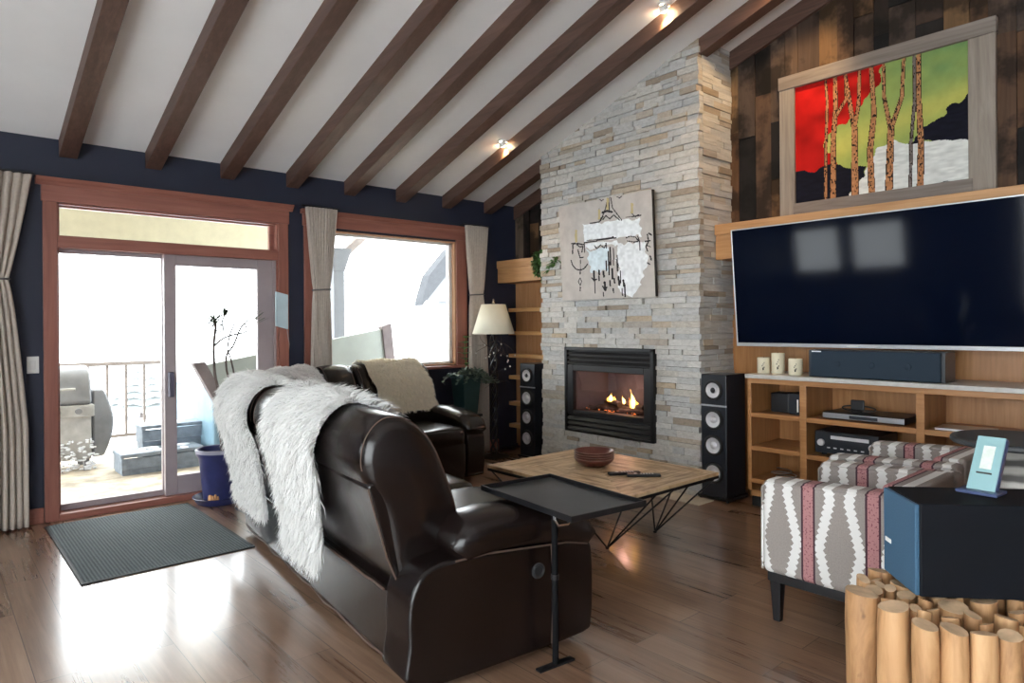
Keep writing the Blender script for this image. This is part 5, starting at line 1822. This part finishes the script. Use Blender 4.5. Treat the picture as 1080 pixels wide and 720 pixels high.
gr = thing('barbecue_grill', 'haze-paled grey barbecue grill under snow on the deck', 'grill', (.92, 8.35, -.08))
P = [(-.42, .0), (.42, .0)]
m = MB()
prof = [(-.24, .68), (-.25, .80), (-.22, .95), (-.12, 1.05), (.08, 1.07), (.22, 1.0), (.26, .84), (.25, .68)]
m.prism([(p.x, p.y) for p in catmull([Vector((a, c, 0)) for a, c in prof], 3)], -.42, .40, 'x')
m.build('hood', M['grill'], gr, bevel=.02, ang=50)
MB().box(-.42, .42, -.29, .22, .56, .68).build('control_panel', M['grillsteel'], gr, smooth=False, bevel=.008)
for x in (-.28, .02, .10, .28):
    MB().lathe([(.03, 0), (.028, .03), (.001, .03)], 16, T=Matrix.Translation((x, -.29, .62)) @ Matrix.Rotation(PI / 2, 4, 'X')).build('knob', M['grill'], gr)
MB().tube([(-.3, -.25, .84), (-.3, -.31, .85), (.25, -.31, .85), (.25, -.25, .84)], .012, 8).build('hood_handle', M['grillsteel'], gr)
MB().box(-.09, .11, -.245, -.235, .90, .955).build('thermometer_plate', M['snow'], gr, smooth=False, bevel=.01)
MB().box(-.40, .40, -.24, .22, .12, .56).build('cart', M['grillsteel'], gr, smooth=False, bevel=.006)
m = MB()
m.rings([[(.41, -.22 + .04 * math.sin(3 * u), .18 + .55 * u) if False else (.42, -.2, .12 + .7 * u), (.53 + .09 * math.sin(PI * u) , -.16, .12 + .7 * u), (.53 + .09 * math.sin(PI * u), .16, .12 + .7 * u), (.42, .2, .12 + .7 * u)] for u in [i / 8 for i in range(9)]])
m.build('side_cover', M['grill'], gr, bevel=.02)
rr = random.Random(17)
m = MB()
for k in range(220):
    m.sq((rr.uniform(-.42, .44), -.25 + rr.uniform(-.02, .02), .02 + .30 * rr.random() ** 1.5), (rr.uniform(.008, .03), .02, rr.uniform(.005, .016)), .9, .9, 7, 5)
s = m.build('snow_clumps', M['snow'], gr)
s['kind'] = 'stuff'
for x in (-.36, .36):
    for y in (-.2, .18):
        MB().box(x - .025, x + .025, y - .025, y + .025, 0, .12).build('leg', M['grill'], gr, smooth=False)

st = thing('deck_steps', 'grey two tread hot tub steps dusted with snow', 'steps', (1.83, 7.65, -.08), R(0))
def tread(x0, x1, y0, y1, z, nm):
    m = MB().box(x0, x1, y0, y1, z - .035, z).box(x0 + .01, x1, y0 + .015, y0 + .04, z - .16, z - .045).box(x0 + .01, x0 + .035, y0 + .02, y1, z - .19, z - .03)
    m.build(nm, M['step'], st, smooth=False, bevel=.006)
    m = MB()
    for k in range(9):
        m.sq((rr.uniform(x0 + .05, x1 - .05), rr.uniform(y0 + .05, y1 - .05), z), (rr.uniform(.03, .08), rr.uniform(.03, .07), .012), .9, .9, 10, 6)
    s = m.build('snow_patch', M['snow'], st)
    s['kind'] = 'stuff'
tread(-.36, .42, -.12, .26, .21, 'tread')
tread(-.10, .50, .22, .52, .43, 'tread')
MB().box(-.34, .42, -.10, .26, 0, .06).box(-.08, .5, .26, .5, 0, .26).build('riser', M['step'], st, smooth=False)

ht = thing('hot_tub', 'blue grey hot tub beside the steps on the deck', 'hot tub', (3.16, 8.35, -.08))
MB().box(-.83, .83, -.88, .88, 0, .82).build('siding', M['tub'], ht, smooth=False, bevel=.03)
MB().box(-.86, .86, -.93, .93, .80, .90).build('rim', M['snow'], ht, smooth=False, bevel=.03)
hc = thing('tub_cover', 'pale grey green tub cover leaning upright outside the picture window', 'tub cover', (3.25, 7.25, -.08))
m = MB().hexa([(-.60, .0, .08), (1.08, .0, .08), (1.08, .07, .08), (-.60, .07, .08)], [(-1.11, .0, 1.07), (1.06, .0, 1.44), (1.06, .07, 1.44), (-1.11, .07, 1.07)])
m.build('panel', M['cover'], hc, smooth=False, bevel=.01)
MB().hexa([(-.66, -.02, .08), (-.56, -.02, .08), (-.56, .09, .08), (-.66, .09, .08)], [(-1.19, -.02, 1.10), (-1.07, -.02, 1.11), (-1.07, .09, 1.11), (-1.19, .09, 1.10)]).build('edge_board', M['coveredge'], hc, smooth=False, bevel=.006)
MB().hexa([(1.13, -.02, .06), (1.26, -.02, .06), (1.26, .09, .06), (1.13, .09, .06)], [(.98, -.02, 1.455), (1.11, -.02, 1.50), (1.11, .09, 1.50), (.98, .09, 1.455)]).build('edge_board', M['coveredge'], hc, smooth=False, bevel=.006)

nb = thing('neighbour_house', 'gable corner of a grey neighbouring house at the right of the window', 'house', (10.2, 13.4, -3.0))
MB().prism([(-1.55, 4.95), (-1.35, 5.55), (-.75, 6.2), (.6, 6.9), (2.4, 7.3), (2.4, 7.0), (.6, 6.6), (-.6, 5.85), (-1.3, 5.1), (-1.55, 4.85)], -.4, -.1, 'y').build('roof', M['roof'], nb, smooth=False)
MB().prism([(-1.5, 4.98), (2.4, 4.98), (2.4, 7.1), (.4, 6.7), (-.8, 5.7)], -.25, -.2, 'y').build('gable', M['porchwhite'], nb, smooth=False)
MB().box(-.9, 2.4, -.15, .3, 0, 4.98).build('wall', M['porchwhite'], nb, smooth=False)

# a conifer beyond the railing, the mist put into its pale colour
for (x, y, h, r, lb) in ((8.2, 37.0, 3.9, 1.9, 'faint hazy conifer beyond the deck railing'),):
    t = thing('conifer', lb, 'tree', (x, y, -3.0))
    MB().tube([(0, 0, 0), (0, 0, h * .95)], [.14, .02], 8).build('trunk', M['rail'], t)
    m = MB()
    rr = random.Random(6)
    for k in range(11):
        u = k / 11
        z0 = .5 + (h - .6) * u
        rad = r * (1 - u) + .08
        ring = []
        for q in range(18):
            a = 2 * PI * q / 18
            rj = rad * (1 if q % 2 else .72) * rr.uniform(.9, 1.1)
            ring.append((rj * math.cos(a), rj * math.sin(a), z0 - .1 * (q % 2)))
        m.rings([ring, [(.03 * math.cos(2 * PI * q / 18), .03 * math.sin(2 * PI * q / 18), z0 + .75) for q in range(18)]])
    m.build('crown', M['haze'], t)

# ------------------------------------------------------------------ light
w = bpy.data.worlds.new('World')
SC.world = w
w.use_nodes = True
bg = w.node_tree.nodes['Background']
bg.inputs[0].default_value = (.93, .965, 1.0, 1)
bg.inputs[1].default_value = 2.4
def lamp(name, kind, loc, energy, col, **kw):
    l = bpy.data.lights.new(name, kind)
    l.energy = energy
    l.color = col
    for k, v in kw.items():
        setattr(l, k, v)
    o = bpy.data.objects.new(name, l)
    COL.objects.link(o)
    o.location = loc
    return o
fl = lamp('fire_glow', 'POINT', (XC + .10, 3.93, FZ0 + .40), .8, (1, .5, .36), shadow_soft_size=.05)

# ------------------------------------------------------------------ camera
cam = bpy.data.cameras.new('camera')
co = bpy.data.objects.new('camera', cam)
COL.objects.link(co)
SC.camera = co
yaw, roll, pitch = R(41.2), R(-.398), R(-.082)
Fv = Vector((math.sin(yaw) * math.cos(pitch), math.cos(yaw) * math.cos(pitch), math.sin(pitch)))
Rv = Vector((math.cos(yaw), -math.sin(yaw), 0))
Uv = Rv.cross(Fv)
R2 = Rv * math.cos(roll) + Uv * math.sin(roll)
U2 = -Rv * math.sin(roll) + Uv * math.cos(roll)
mt = Matrix((R2, U2, -Fv)).transposed().to_4x4()
mt.translation = (0, 0, 1.38)
co.matrix_world = mt
cam.sensor_width = 36
cam.lens = 712.3 / 1080 * 36
cam.shift_y = -(360 - 344.2) / 1080
cam.clip_start = .02
cam.clip_end = 300

SC.view_settings.view_transform = 'Standard'
SC.view_settings.look = 'None'
SC.view_settings.gamma = 1
SC.view_settings.exposure = 2.08
SC.view_settings.use_curve_mapping = False
SC.cycles.use_denoising = True
SC.cycles.max_bounces = 10
SC.cycles.transparent_max_bounces = 12
